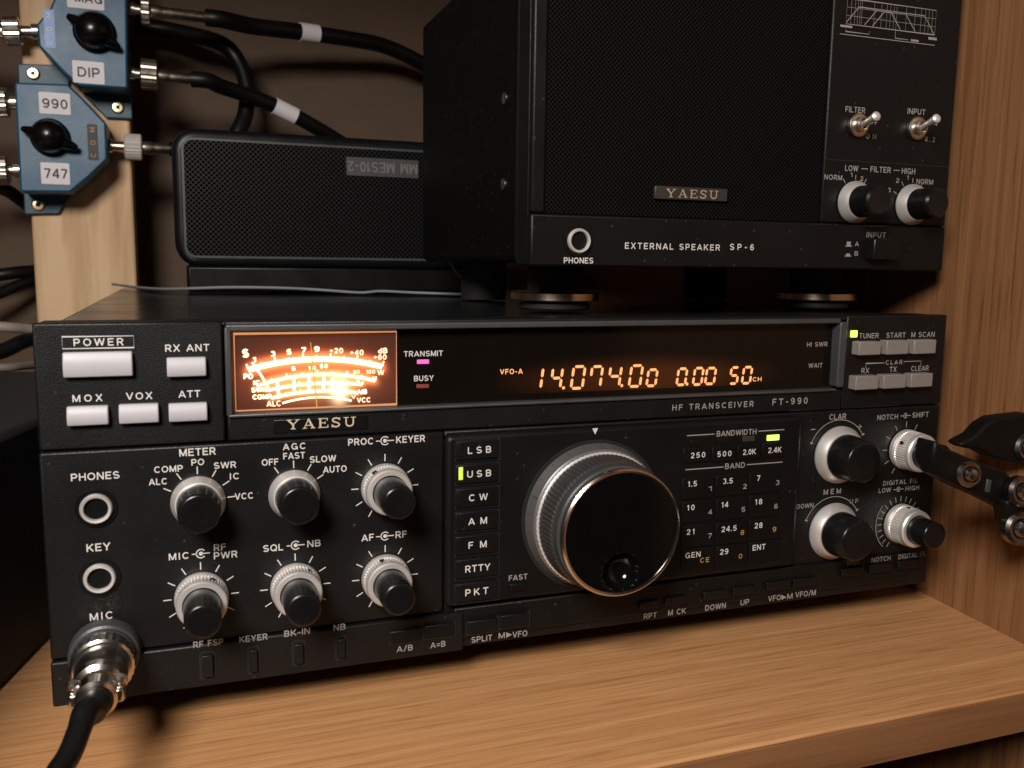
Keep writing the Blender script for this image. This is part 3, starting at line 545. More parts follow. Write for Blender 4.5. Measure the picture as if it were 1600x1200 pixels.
for s_, a, b, y, h in (('S', 379, 388, 552, 12), ('1', 395, 400, 562, 8), ('3', 423, 430, 553, 8), ('5', 448, 455, 550, 8), ('7', 471, 478, 547, 8), ('9', 491, 499, 545.5, 8), ('PO', 381, 395, 588, 8), ('5', 455, 462, 576, 6), ('10', 482, 493, 575, 6), ('50', 500, 512, 572, 6), ('IC', 396, 406, 598, 7),
                       ('SWR', 393, 417, 609, 7), ('COMP', 395, 424, 620, 7), ('A', 580, 587, 592, 7), ('3', 556, 562, 597, 6), ('dB', 563, 573, 612, 7)):
    text(ms, s_, a, b, y, h, YM - 0.0002, 1.2, 0.30)
ms.build('meter_scale', E_scale, METER, smooth=False)
m2 = MB()
for s_, a, b, y, h in (('+20', 515, 536, 548, 8), ('+40', 547, 568, 551, 8), ('dB', 591, 605, 548, 8), ('+60', 584, 604, 558, 7.5), ('100', 572, 586, 581, 6), ('W', 590, 600, 582, 8), ('80', 552, 562, 581, 6), ('ALC', 417, 439, 630.5, 8.5), ('VCC', 558, 579, 625, 7.5), ('V', 549, 556, 620, 6)):
    text(m2, s_, a, b, y, h, YM - 0.0002, 1.2, 0.26)
m2.build('meter_scale', E_scale2, METER, smooth=False)
a, b = qz(485, 535), qz(495, 637)
MB().prism([(a[0] - .00013, a[1]), (a[0] + .00013, a[1]), (b[0] + .00018, b[1]), (b[0] - .00018, b[1])], YM - 0.0009, YM - 0.0006).build('meter_needle', E_needle, METER, smooth=False)

# --- maker's plate under the meter
a, b = onY(427, 663, YU), onY(575, 663, YU); zt = onY(500, 652.5, YU).z; zb = onY(500, 673.5, YU).z
NP = MB().box(a.x, b.x, YU - 0.0005, YU + 0.002, zb, zt).build('name_plate', M_black, RX, bevel=0.0003)
t_ = MB(); slab_text(t_, 'YAESU', 448, 556, 661, 15, YU - 0.0007); t_.build('name_lettering', M_gold, NP, smooth=False)
t_ = MB(); text(t_, 'HF TRANSCEIVER', 1050.5, 1177.5, 634, 9, TU); t_.build('panel_lettering', M_printd, FP, smooth=False); t_ = MB(); text(t_, 'FT-990', 1207, 1262, 627, 10, TU); t_.build('panel_lettering', M_printd, FP, smooth=False)

# --- rectangular buttons
def button(x0, x1, y0, y1, yf, yb, m, name='push_button', bev=0.0004, parent=RX, dish=False):
    ym = (y0 + y1) / 2; xm = (x0 + x1) / 2
    a, b = onY(x0, ym, yf), onY(x1, ym, yf); zt = onY(xm, y0, yf).z; zb = onY(xm, y1, yf).z
    if not dish: return MB().box(a.x, b.x, yf, yb, zb, zt).build(name, m, parent, bevel=bev)
    n = 12; v = []; f = []                                   # finger-shaped face: proud at the lower edge, hollow towards the top
    for i in range(n + 1):
        u = i / n; z = zt + (zb - zt) * u; y = yf + 0.0026 * (1 - u) ** 1.8 + 0.0020 * u ** 1.6
        v += [(a.x, y, z), (b.x, y, z)]
    for i in range(n): f.append((2 * i, 2 * i + 2, 2 * i + 3, 2 * i + 1))
    v += [(a.x, yb, zt), (b.x, yb, zt), (a.x, yb, zb), (b.x, yb, zb)]; q = 2 * n + 2
    f += [(0, 1, q + 1, q), (2 * n, q + 2, q + 3, 2 * n + 1), tuple([2 * i for i in range(n, -1, -1)] + [q, q + 2]), tuple([2 * i + 1 for i in range(n + 1)] + [q + 3, q + 1])]
    return MB().add(v, f).build(name, m, parent, bevel=bev, angle=25)
def legend(btn, s, x0, x1, y, h, Y, m=M_print, wide=1.10):
    t = MB(); text(t, s, x0, x1, y, h, Y, wide); return t.build('legend', m, btn, smooth=False)
pw = button(96.5, 206.5, 551.5, 590.5, -0.0035, 0.002, M_white, dish=True)
t_ = MB(); text(t_, 'POWER', 114.7, 193, 534.5, 11.5, TU); a, b = onY(97, 534.5, TU), onY(209, 534.5, TU); zt, zb = onY(153, 525.5, TU).z, onY(153, 544, TU).z
t_.ribbon([(a.x, zb), (a.x, zt), (b.x, zt), (b.x, zb)], 0.00022, TU, True); t_.build('legend', M_print, pw, smooth=False)
for s_, bx, tx, in (('RX ANT', (260.5, 322.4, 560, 590), (258, 327, 543.5)), ('MOX', (102.8, 168.6, 637, 667), (113, 160, 622)), ('VOX', (185, 247.8, 633.5, 663.5), (197, 238, 618.6)), ('ATT', (263.5, 324.3, 632, 660.5), (279, 313, 615.5))):
    bt = button(*bx, -0.0035, 0.002, M_white, dish=True); legend(bt, s_, *tx, 11, TU)
M_grey_dimmed = mat('button_grey_dimmed', (0.215, 0.19, 0.175), 0.45, var=0.04)  # grey buttons, darkened further for the weaker light at this end
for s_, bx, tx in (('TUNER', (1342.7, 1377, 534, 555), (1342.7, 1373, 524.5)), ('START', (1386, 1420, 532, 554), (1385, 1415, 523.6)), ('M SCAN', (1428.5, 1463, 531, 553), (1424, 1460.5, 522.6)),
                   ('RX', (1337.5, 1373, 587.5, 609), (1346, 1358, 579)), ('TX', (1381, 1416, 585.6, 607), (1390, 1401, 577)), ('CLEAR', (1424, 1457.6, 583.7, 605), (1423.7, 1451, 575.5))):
    bt = button(*bx, -0.0035, 0.002, M_grey_dimmed); legend(bt, s_, *tx, 8, TU, M_printd)
t_ = MB(); text(t_, 'CLAR', 1384, 1410, 566, 7, TU); p = [onY(x, y, TU) for x, y in ((1353, 575), (1353, 568), (1382, 567))]; t_.ribbon([(v.x, v.z) for v in p], .0003, TU)
p = [onY(x, y, TU) for x, y in ((1412, 565), (1439, 564), (1439, 570))]; t_.ribbon([(v.x, v.z) for v in p], .0003, TU); t_.build('panel_lettering', M_printd, FP, smooth=False)
lamp(1330, 1340, 516.5, 527, 0.0002, E_green); lamp(1339.5, 1342, 533, 537, 0.0002, E_green)  # second, smaller box is the first lamp's reflection, painted as a glow

# --- sockets
def socket(x, y, ro, ri, Y, name='jack_socket', parent=RX):
    c = onY(x, y, Y)
    j = MB().lathe((c.x, Y, c.z), (0, -1, 0), [(ro, -0.001), (ro, 0.0010), (ro * 0.97, 0.0016), (ro * 0.90, 0.0020), (ri * 1.06, 0.0019), (ri, 0.0014), (ri * 0.98, -0.001)], 48, cap0=False, cap1=False).build(name, M_alu, parent)
    MB().lathe((c.x, Y, c.z), (0, -1, 0), [(ri * 1.02, 0.00005), (ri * 1.02, 0.0002)], 32).build('hole_shade_disc', M_pit, j)  # black disc on the solid face, painted shade of the hole
    MB().lathe((c.x, Y, c.z), (0, -1, 0), [(ro * 1.28, 0.00002), (ro * 1.26, 0.0006), (ro * 0.9, 0.0006)], 48).build('socket_washer', M_black, j)
    return j, c
j, _ = socket(150.5, 794, 0.0050, 0.0036, 0); legend(j, 'PHONES', 110.6, 186.7, 744, 11.5, TL)
j, _ = socket(156, 902.6, 0.0050, 0.0036, 0); legend(j, 'KEY', 135, 172.5, 855, 12, TL)
j = MB().lathe((onY(165, 1017, 0).x, -0.0002, onY(165, 1017, 0).z), (0, -1, 0), [(0.0112, -0.001), (0.0112, 0.003), (0.0106, 0.0045), (0.0098, 0.0050), (0.0098, 0.0066)], 56).build('microphone_socket', M_frame, RX)
legend(j, 'MIC', 140, 177, 962.5, 11.5, TL)

# --- knobs
def knob_cap(c, Y, r0, r1, d0, d1, ring, m=M_cap):
    return MB().lathe((c.x, Y, c.z), (0, -1, 0), [(r0, d0), (r0, d0 + 0.001), (r1, d1 - 0.0008), (r1 - 0.0005, d1 - 0.0002), (r1 - 0.0012, d1), (r1 * 0.4, d1 - 0.0003)], 56).build('knob_cap', m, ring)
def knurled(c, Y, r, L_, mark, name='dual_knob'):
    pr = [(r * 0.90, 0.0002), (r, 0.0004), (r, 0.0022), (r * 0.955, 0.0030), (r * 0.93, 0.0032), (r * 0.91, L_ - 0.0024), (r * 0.93, L_ - 0.0022), (r * 0.93, L_ - 0.0006), (r * 0.88, L_), (r * 0.72, L_), (r * 0.70, L_ - 0.001)]
    wob = [0, 0, 0, 0, 0.00042, 0.00042, 0, 0, 0, 0, 0]
    k = MB().lathe((c.x, Y, c.z), (0, -1, 0), pr, 96, wob).build(name, M_alu, RX, angle=12)
    a = math.radians(mark); d = Vector((math.sin(a), 0, math.cos(a))); pc = Vector((c.x, Y - L_ * 0.5, c.z)) + d * (r * 0.90)
    MB().lathe(pc, d, [(0.0009, 0), (0.0009, 0.0006)], 16).build('pointer_dot', M_black, k)
    return k
GRID = [(-150 + 30 * i) for i in range(11)]
def label_knob(k, items, c, angs, r0, r1, Y, m=M_print, mark=None, h=10, extra=None):
    t = MB()
    for it in items: text(t, it[0], it[1], it[2], it[3], it[4] if len(it) > 4 else h, Y)
    ticks(t, c.x, c.z, angs, r0, r1, Y)
    if mark: dual_mark(t, mark[0], mark[1], Y, *(mark[2:]))
    if extra: extra(t)
    t.build('dial_markings', m, k, smooth=False)
c = onY(310, 783, 0); c = Vector((0.0471, 0, 0.0655))
k = MB().lathe((c.x, 0, c.z), (0, -1, 0), [(0.0086, 0.0002), (0.0088, 0.0006), (0.0088, 0.0016), (0.0074, 0.0048), (0.0066, 0.0050)], 64).build('rotary_knob', M_alu, RX)
knob_cap(c, 0, 0.0070, 0.0066, 0.0049, 0.0165, k)
label_knob(k, [('METER', 280, 337, 706, 11.5), ('PO', 299, 319, 722), ('COMP', 240.7, 285.7, 732.8), ('ALC', 232.6, 261.4, 752.6), ('SWR', 334, 369, 726.7), ('IC', 359, 374, 744), ('VCC', 367, 396, 775)], c, [-64, -33, 0, 30, 58, 86], 0.0094, 0.0120, TL)
c = Vector((0.0787, 0, 0.0655))
k = MB().lathe((c.x, 0, c.z), (0, -1, 0), [(0.0086, 0.0002), (0.0088, 0.0006), (0.0088, 0.0016), (0.0074, 0.0048), (0.0066, 0.0050)], 64).build('rotary_knob', M_alu, RX)
knob_cap(c, 0, 0.0070, 0.0066, 0.0049, 0.0165, k)
label_knob(k, [('AGC', 442, 478, 697.4), ('FAST', 442.6, 476.4, 712), ('OFF', 409, 435, 722), ('SLOW', 484, 525, 717), ('AUTO', 505, 541.6, 733)], c, [-33, 0, 30, 58], 0.0094, 0.0120, TL)
for (x, z), its, mk, pm in (((0.1108, 0.0657), [('PROC', 544, 583.6, 690), ('KEYER', 619, 664, 686)], (601.6, 688.6), -35), ((0.0471, 0.0320), [('MIC', 263.6, 295.6, 869), ('RF', 334, 353, 855), ('PWR', 334, 371, 867)], (314, 865), 28),
                            ((0.0786, 0.0319), [('SQL', 411, 442.4, 856), ('NB', 480, 501, 849)], (462, 852), 32), ((0.1107, 0.0318), [('AF', 565, 584, 840), ('RF', 618, 635.6, 835)], (601.6, 837.6), -15)):
    c = Vector((x, 0, z)); k = knurled(c, 0, 0.0088, 0.0092, pm); knob_cap(c, 0, 0.0061, 0.0058, 0.0080, 0.0235, k)
    label_knob(k, its, c, GRID, 0.0096, 0.0122, TL, mark=mk, h=10.5)
def ring_knob(c, its, angs, ex):
    k = MB().lathe((c.x, YU, c.z), (0, -1, 0), [(0.0124, 0.0002), (0.0127, 0.0008), (0.0127, 0.0018), (0.0104, 0.0052), (0.0096, 0.0054)], 72).build('rotary_knob', M_alu, RX)
    knob_cap(c, YU, 0.0099, 0.0088, 0.0053, 0.0172, k)
    t = MB()
    for it in its: text(t, *it, TU + .0002)
    t.ribbon(arc(c.x, c.z, 0.0153, -68, 58, 40), 0.0003, TU + .0002)
    for a_ in (-68, 58):
        s_, q_ = math.sin(math.radians(a_)), math.cos(math.radians(a_)); t.ribbon([(c.x + s_ * .0147, c.z + q_ * .0147), (c.x + s_ * .0162, c.z + q_ * .0162)], .0006, TU)
    ex(t); t.build('dial_markings', M_printd, k, smooth=False)
def plusminus(t):
    level(t, 1267, 1274, 671, 671, TU, .4); level(t, 1340, 1347, 667, 666, TU, .4); line(t, 1343.5, 663, 1343.5, 670, TU, .4)
ring_knob(Vector((0.3119, 0, 0.0652)), [('CLAR', 1296, 1322, 651, 9)], [], plusminus)
ring_knob(Vector((0.3115, 0, 0.0308)), [('MEM', 1287, 1314, 768, 8), ('DOWN', 1245, 1271, 790.5, 7), ('UP', 1328, 1341, 783, 7)], [], lambda t: None)
c = Vector((0.3492, 0, 0.0654)); k = knurled(c, YU, 0.0091, 0.0112, -60); knob_cap(c, YU, 0.0063, 0.0060, 0.010, 0.0215, k)
label_knob(k, [('NOTCH', 1371, 1403, 651.5, 8), ('SHIFT', 1425.6, 1451, 648, 8)], c, GRID, 0.0100, 0.0126, TU + .0002, M_printd, (1415, 649.5, 8, 1.2))
c = Vector((0.3492, 0, 0.0309)); k = knurled(c, YU, 0.0091, 0.0112, -5); knob_cap(c, YU, 0.0063, 0.0060, 0.010, 0.0215, k)
label_knob(k, [('DIGITAL FIL', 1380, 1434, 753, 7), ('LOW', 1373, 1392, 766, 7), ('HIGH', 1415, 1436, 762.5, 7)], c, [-150 + 15 * i for i in range(16)], 0.0100, 0.0126, TU + .0002, M_printd, (1404, 764.5, 8, 1.1),
           extra=lambda t: t.ribbon(arc(c.x, c.z, 0.0135, -140, -50, 24), .0003, TU))

# --- main tuning dial
dc = Vector((0.1925, YB, 0.0492))
D = MB().lathe(dc, (0, -1, 0), [(0.0270, 0.0002), (0.0286, 0.0006), (0.0284, 0.0012), (0.0272, 0.0056), (0.0266, 0.0060), (0.0262, 0.0061)], 128).build('tuning_dial', M_dial, RX)
MB().lathe(dc, (0, -1, 0), [(0.0300, 0.00005), (0.0298, 0.0004)], 96).build('dial_shadow_ring', M_pit, D)  # black disc whose edge is a painted shadow ring around the dial
MB().lathe(dc, (0, -1, 0), [(0.0262, 0.0058), (0.0265, 0.0064), (0.0265, 0.0072), (0.0258, 0.0076)], 160, [0, 0.00012, 0.00012, 0]).build('dial_bead', M_alu, D)
MB().lathe(dc, (0, -1, 0), [(0.0256, 0.0070), (0.0258, 0.0080), (0.0252, 0.0172), (0.0246, 0.0182)], 180, [0, 0.00018, 0.00018, 0]).build('rubber_grip', mat('ribbed_rubber', (0.030, 0.028, 0.027), 0.55, var=0.1), D, angle=15)
MB().lathe(dc, (0, -1, 0), [(0.0240, 0.0178), (0.0244, 0.0186), (0.0242, 0.0212), (0.0236, 0.0218), (0.0234, 0.0240)], 96, cap1=False).build('dial_collar', M_frame, D)
MB().lathe(dc, (0, -1, 0), [(0.0232, 0.0232), (0.0240, 0.0238), (0.0240, 0.0250), (0.0233, 0.0256), (0.0226, 0.0254), (0.0224, 0.0240)], 128, cap0=False, cap1=False).build('dial_rim', M_chrome, D)
v = []; f = []; nr, na = 56, 96; dim = Vector((0.0003, -0.0150)); drad = 0.0072
for i in range(nr + 1):
    for jx in range(na):
        r = 0.0226 * i / nr; a = 2 * math.pi * jx / na; x, z = r * math.cos(a), r * math.sin(a)
        q = math.hypot(x - dim.x, z - dim.y) / drad
        dy = 0.0062 * math.sqrt(max(0.0, 1 - q * q)) if q < 1 else 0.0
        v.append((dc.x + x, YB - 0.0249 + dy, dc.z + z))
for i in range(nr):
    for jx in range(na):
        k2 = (jx + 1) % na; f.append((i * na + jx, (i + 1) * na + jx, (i + 1) * na + k2, i * na + k2))
MB().add(v, f).build('dial_face', M_gloss, D, angle=60)
dt = MB()
for i in range(50):
    a = math.radians(7.2 * i + 3); sn, cs = math.sin(a), math.cos(a)
    if i % 1 == 0:
        p0 = Vector((dc.x + sn * 0.02835, YB - 0.0016, dc.z + cs * 0.02835)); p1 = Vector((dc.x + sn * 0.02735, YB - 0.0053 if i % 5 == 0 else YB - 0.0042, dc.z + cs * 0.02735))
        if i % 2 == 0: dt.tube([p0, p1], 0.00017, 6, 1)
dt.build('dial_markings', M_dark_ink, D)
t_ = MB(); p = [onY(x, y, TB) for x, y in ((925.5, 669.5), (934.5, 668.8), (930, 679))]; t_.sheet([(q.x, q.z) for q in p], TB); t_.build('dial_pointer', M_print, TBK, smooth=False)

# --- mode keys
for i, (s_, x0, x1, y) in enumerate((('LSB', 731, 767.5, 703), ('USB', 730, 767.5, 740), ('CW', 732.7, 762, 777), ('AM', 732, 761, 814), ('FM', 732, 760.5, 851), ('RTTY', 727, 766, 887.5), ('PKT', 727, 763, 924.5))):
    yk = y
    bt = button(713 - i * 0.3, 779 - i * 0.2, yk - 14.5, yk + 14.5, YB - 0.0012, YB + 0.001, M_panel2, 'mode_key', bev=0.0003)
    a, b = onY(711 - i * .3, yk, YB), onY(781 - i * .2, yk, YB); zt, zb = onY(746, yk - 16.5, YB).z, onY(746, yk + 16.5, YB).z
    MB().box(a.x, b.x, YB - 0.0002, YB + 0.0008, zb, zt).build('key_gap', M_pit, bt)
    legend(bt, s_, x0, x1, y, 10.5, YB - 0.0014)
    lamp(716.8, 723.6, yk - 10, yk + 10, YB - 0.00135, E_lime if s_ == 'USB' else M_panel2, bt, 0.0003)
bt = button(797, 823, 912, 923, YB - 0.0010, YB + 0.001, M_black, 'fast_key'); legend(bt, 'FAST', 795, 824, 902, 8.5, TB, M_printd)

# --- bandwidth and band keys
for s_, x0, x1, y, kx0, kx1, ly in (('250', 1079.6, 1102, 711, 1068, 1109, 691), ('500', 1121, 1143, 709, 1113, 1149, 689), ('2.0K', 1161, 1181, 706, 1152.5, 1188, 685.5), ('2.4K', 1200.4, 1221, 703, 1191, 1226, 684)):
    bt = button(kx0, kx1, y - 11, y + 12, YB - 0.0007, YB + 0.001, M_key, 'bandwidth_key', bev=0.0003); legend(bt, s_, x0, x1, y, 8.5, YB - 0.0009)
    xm = (kx0 + kx1) / 2; lamp(xm - 9.3, xm + 9.3, ly - 4.2, ly + 4.2, YB - 0.0004, E_green if s_ == '2.4K' else (E_dimgreen if s_ == '2.0K' else M_black))
t_ = MB()
text(t_, 'BANDWIDTH', 1120, 1182, 676, 8.5, TB); level(t_, 1073.5, 1116.5, 681, 678, TB, .4); level(t_, 1185, 1225.5, 674, 671, TB, .4)
t_.build('panel_lettering', M_printd, TBK, smooth=False); t_ = MB()
text(t_, 'BAND', 1133, 1164, 727.5, 8.5, TB); level(t_, 1071, 1130.5, 734, 729.6, TB, .4); level(t_, 1167, 1222.5, 726, 722, TB, .4)
t_.build('panel_lettering', M_printd, TBK, smooth=False)
KEYS = [[('1.5', 1075, 1089, 756, '1', 1110, 763.5), ('3.5', 1129.6, 1145, 751.5, '2', 1164, 760), ('7', 1182.7, 1187.7, 747, '3', 1215, 754)], [('10', 1073.7, 1085.4, 793, '4', 1109.6, 800), ('14', 1127.5, 1138, 788.5, '5', 1161.5, 796), ('18', 1180, 1191, 784, '6', 1212.5, 791)],
        [('21', 1073, 1085, 831, '7', 1109, 837), ('24.5', 1127.5, 1151, 826, '8', 1160, 832), ('28', 1179, 1191.5, 821, '9', 1210, 827)], [('GEN', 1071, 1094.6, 867, 'CE', 1101, 875), ('29', 1125, 1138, 862, '0', 1157, 869), ('ENT', 1176, 1196, 855, '', 0, 0)]]
for row in KEYS:
    for jx, (s_, x0, x1, y, n_, nx, ny) in enumerate(row):
        kx = (1066, 1119, 1171)[jx]
        bt = button(kx, kx + 49, y - 10, y + 23, YB - 0.0007, YB + 0.001, M_key, 'band_key', bev=0.0003); legend(bt, s_, x0, x1, y, 8.5, YB - 0.0009)
        if n_:
            hw = 7 if n_ == 'CE' else 3
            legend(bt, n_, nx - hw, nx + hw, ny, 7.5, YB - 0.0009, M_amber if n_ in ('CE', '0', '9', '8') else M_printd)

# --- bottom row
for s_, tx, bx in (('RF FSP', (302, 349, 1005), (311, 338, 1016, 1062)), ('KEYER', (374, 418, 997), (385, 407, 1008, 1054)), ('BK-IN', (444, 484.4, 988), (455, 478, 999, 1041)), ('NB', (521, 540, 980), (522, 543, 991, 1032))):
    x0, x1, y0, y1 = bx; a, b = onY(x0, (y0 + y1) / 2, YS), onY(x1, (y0 + y1) / 2, YS); zt, zb = onY((x0 + x1) / 2, y0, YS).z, onY((x0 + x1) / 2, y1, YS).z
    sl = MB().prism(rrect(a.x, b.x, zb, zt, 0.0016), YS - 0.00025, YS + 0.001).build('slide_switch', M_pit, RX)
    MB().box(a.x + .0011, b.x - .0011, YS - 0.0018, YS, zb + 0.0016, zt - 0.0012).build('slider', M_panel, sl, bevel=0.0003)
    legend(sl, s_, *tx, 9.5, TS - .0001, M_printd)
for s_, tx, bx, Y in (('A/B', (620, 645, 1013), (610, 659, 984.5, 1003), YS), ('A=B', (672.7, 696, 1007), (663, 710, 976, 995), YS), ('SPLIT', (736.5, 769, 998), (731, 778, 969, 988), YS), ('M>VFO', (779, 824, 992), (782, 826, 960, 979), YS)):
    bt = button(*bx, Y - 0.0013, 0.002, M_panel2, 'push_key', bev=0.0004)
    a, b = onY(bx[0] - 2, (bx[2] + bx[3]) / 2, Y), onY(bx[1] + 2, (bx[2] + bx[3]) / 2, Y); zt, zb = onY((bx[0] + bx[1]) / 2, bx[2] - 2, Y).z, onY((bx[0] + bx[1]) / 2, bx[3] + 2, Y).z
    MB().box(a.x, b.x, Y - 0.0003, 0.002, zb, zt).build('key_gap', M_pit, bt)
    if '>' not in s_: legend(bt, s_, *tx, 9, TS - .0001, M_printd)
    else:
        t_ = MB(); text(t_, 'M', 779, 789, 993, 9, TS); text(t_, 'VFO', 801, 824, 990.5, 9, TS); p = [onY(x, y, TS) for x, y in ((791, 988), (791, 996.5), (800, 991.5))]; t_.sheet([(q.x, q.z) for q in p], TS); t_.build('legend', M_printd, bt, smooth=False)
TG = -0.0008
for s_, tx, bx in (('RPT', (1006, 1026, 962), (1000, 1030, 940, 951)), ('M CK', (1044, 1071.5, 956), (1040, 1072, 933, 945)), ('DOWN', (1102, 1134, 948), (1100, 1136, 924, 937)), ('UP', (1157, 1170.6, 941), (1146, 1181, 917, 930)), ('VFO>M', (1200.5, 1238.5, 933), (1199, 1237, 909, 922)), ('VFO/M', (1243, 1274.6, 927.6), (1240, 1276, 904, 917))):
    bt = button(*bx, TG - 0.0012, 0.002, M_black, 'push_key', bev=0.0004)
    if '>' not in s_: legend(bt, s_, *tx, 8.5, TG, M_printd)
    else:
        t_ = MB(); text(t_, 'VFO', 1200.5, 1220, 934.5, 8.5, TG); text(t_, 'M', 1230, 1238.5, 931.5, 8.5, TG); p = [onY(x, y, TG) for x, y in ((1221, 929.5), (1221, 937.5), (1229, 933))]; t_.sheet([(q.x, q.z) for q in p], TG); t_.build('legend', M_printd, bt, smooth=False)
M_faint = mat('faint_print', (0.22, 0.20, 0.19), 0.6)
for s_, tx, bx in (('SPOT', (1322.6, 1343, 879), (1316, 1350, 888, 900)), ('NOTCH', (1362, 1391.5, 873.6), (1360, 1394, 882, 894)), ('DIGITAL FIL', (1404, 1447.5, 867.5), (1404, 1440, 876, 888))):
    bt = button(*bx, -0.0025, 0.002, M_black, 'push_key', bev=0.0004); legend(bt, s_, *tx, 7.5, TG, M_faint)

# ================================================================== microphone plug and lead
c = onY(165, 1017, 0); mo = Vector((c.x, -0.0066, c.z))
MC = thing('microphone_lead', 'black microphone lead with silver screw plug in the lower corner socket of the radio', 'cable', mo)
MB().lathe(mo, (0, -1, 0), [(0.0084, 0.0), (0.0097, 0.0004), (0.0099, 0.002), (0.0096, 0.0068), (0.0088, 0.0074), (0.0080, 0.0076)], 56, [0, 0, .00012, .00012, 0, 0]).build('coupling_ring', M_chrome, MC, angle=18)
MB().lathe(mo, (0, -1, 0), [(0.0078, 0.0070), (0.0080, 0.0080), (0.0077, 0.0150), (0.0070, 0.0160)], 48).build('plug_body', mat('dull_nickel', (0.20, 0.185, 0.165), 0.35, 1.0), MC)
cl = MB().lathe(mo, (0, -1, 0), [(0.0066, 0.0155), (0.0074, 0.0165), (0.0072, 0.0200), (0.0058, 0.0210), (0.0058, 0.0240), (0.0062, 0.0245), (0.0060, 0.0290), (0.0050, 0.0300)], 40)
CL = cl.build('cable_clamp', M_chrome, MC)
for sx in (-1, 1):
    MB().box(mo.x + sx * 0.0045, mo.x + sx * 0.0076, mo.y - 0.0285, mo.y - 0.0195, mo.z - 0.0022, mo.z + 0.0022).build('clamp_ear', M_chrome, CL, bevel=0.0008)
    MB().lathe((mo.x + sx * 0.0064, mo.y - 0.024, mo.z - 0.003), (0, 0, 1), [(0.0013, 0), (0.0013, 0.0055), (0.0022, 0.0056), (0.0022, 0.0068), (0.0014, 0.0074)], 16).build('clamp_screw', M_nickel, CL)
s0 = mo + Vector((0, -0.028, 0))
MB().tube([s0, s0 + Vector((-0.0006, -0.006, -0.0008)), onY(134, 1112, -0.047), onY(124, 1140, -0.053), onY(108, 1180, -0.062), onY(86, 1215, -0.072), onY(66, 1260, -0.083), onY(50, 1340, -0.092)], [.0042, .0041, .0036, .0032, .0032, .0032, .0032, .0032], 18).build('cord', M_cable, MC)

# ================================================================== external speaker on top
YF = 0.015; X0, X1 = 0.1712, 0.3768; ZB, ZT = 0.1454, 0.2760
SP = thing('external_speaker', 'tall black external speaker cabinet with control strip, standing on silver rimmed feet on the radio', 'speaker', (0.274, 0.14, H))
MB().box(X0 + .0015, X1 - .0015, YF + 0.022, 0.190, ZB + .001, ZT - .001).build('cabinet', mat('black_steel_cabinet', (0.002, 0.002, 0.002), 0.5, spec=0.12, dust=0.2), SP, bevel=0.003, seg=3)
MB().box(X0 + .0025, X1 - .0025, YF + 0.016, YF + 0.0222, ZB + .002, ZT - .002).build('cabinet_seam', M_pit, SP)
gx0, gx1 = onY(854, 200, YF).x, onY(1283, 300, YF).x; gz0 = onY(1060, 341, YF).z
sf = MB(); sf.box(X0, X1, YF + 0.004, YF + 0.016, ZB, ZT)
sf.box(X0 + .0002, gx0, YF, YF + 0.0042, gz0 + .0003, ZT - 0.0002); sf.box(X0, X1 , YF - 0.0004, YF + 0.0044, ZB, gz0); sf.box(gx1 + .0006, X1 - .0002, YF - .0002, YF + 0.0042, gz0 + .0003, ZT - 0.0002)
SF = sf.build('front_panel', M_panel2, SP, bevel=0.0009)
gr = MB().box(gx0 + .0004, gx1, YF + 0.0012, YF + 0.0042, gz0 + .0004, ZT - .003).build('grille', M_cloth, SP)
a, b = onY(1023, 303, YF), onY(1136, 303, YF); zt, zb = onY(1080, 292.8, YF).z, onY(1080, 313, YF).z
NP = MB().box(a.x, b.x, YF - 0.0004, YF + 0.0015, zb, zt).build('name_plate', mat('dark_plate', (0.030, 0.028, 0.026), 0.4), SP, bevel=0.0003)
t_ = MB(); slab_text(t_, 'YAESU', 1041, 1122.5, 303, 13, YF - 0.0006); t_.build('name_lettering', mat('dull_gold_print', (0.36, 0.27, 0.17), 0.45), NP, smooth=False)
YT = YF - 0.0006
j, _ = socket(903.5, 376.5, 0.0049, 0.0036, YF - 0.0004, parent=SP); t_ = MB(); text(t_, 'PHONES', 881, 927, 407, 9, YT); t_.build('legend', M_print, j, smooth=False)
t_ = MB(); text(t_, 'EXTERNAL SPEAKER', 976.4, 1125, 385.3, 9.5, YT); t_.build('panel_lettering', M_print, SF, smooth=False); t_ = MB(); text(t_, 'SP-6', 1140.5, 1178, 386, 9.6, YT); t_.build('panel_lettering', M_print, SF, smooth=False)
YR = YF - 0.0004
def toggle(x, y, tx, ty, texts):
    c = onY(x, y, YR)
    n = MB().lathe((c.x, YR, c.z), (0, -1, 0), [(0.0050, 0), (0.0050, 0.0018), (0.0044, 0.0022), (0.0033, 0.0022), (0.0033, 0.0042), (0.0024, 0.0046), (0.0022, 0.0030)], 6 if False else 32).build('toggle_switch', M_nickel, SP)
    tip = onY(tx, ty, YR - 0.014); base = Vector((c.x, YR - 0.0035, c.z)); ax = (tip - base); L_ = ax.length
    MB().lathe(base, ax, [(0.0011, 0), (0.0012, L_ * 0.4), (0.0018, L_ * 0.85), (0.0020, L_ * 0.94), (0.0015, L_ * 0.99), (0.0007, L_ * 1.02)], 20).build('toggle_lever', M_alu, n)
    t = MB()
    for it in texts: text(t, *it, YR - .0002)
    t.build('legend', M_printd, n, smooth=False)
toggle(1338.5, 196, 1371, 180.5, [('FILTER', 1321, 1352, 171.5, 9), ('OFF', 1355.5, 1371, 191, 7.5), ('ON', 1352.5, 1369, 213, 8)])
toggle(1430, 201, 1465.5, 184, [('INPUT', 1418, 1446, 174.5, 9), ('4', 1459, 1465, 193, 7), ('8.2', 1445, 1461, 217.5, 8)])
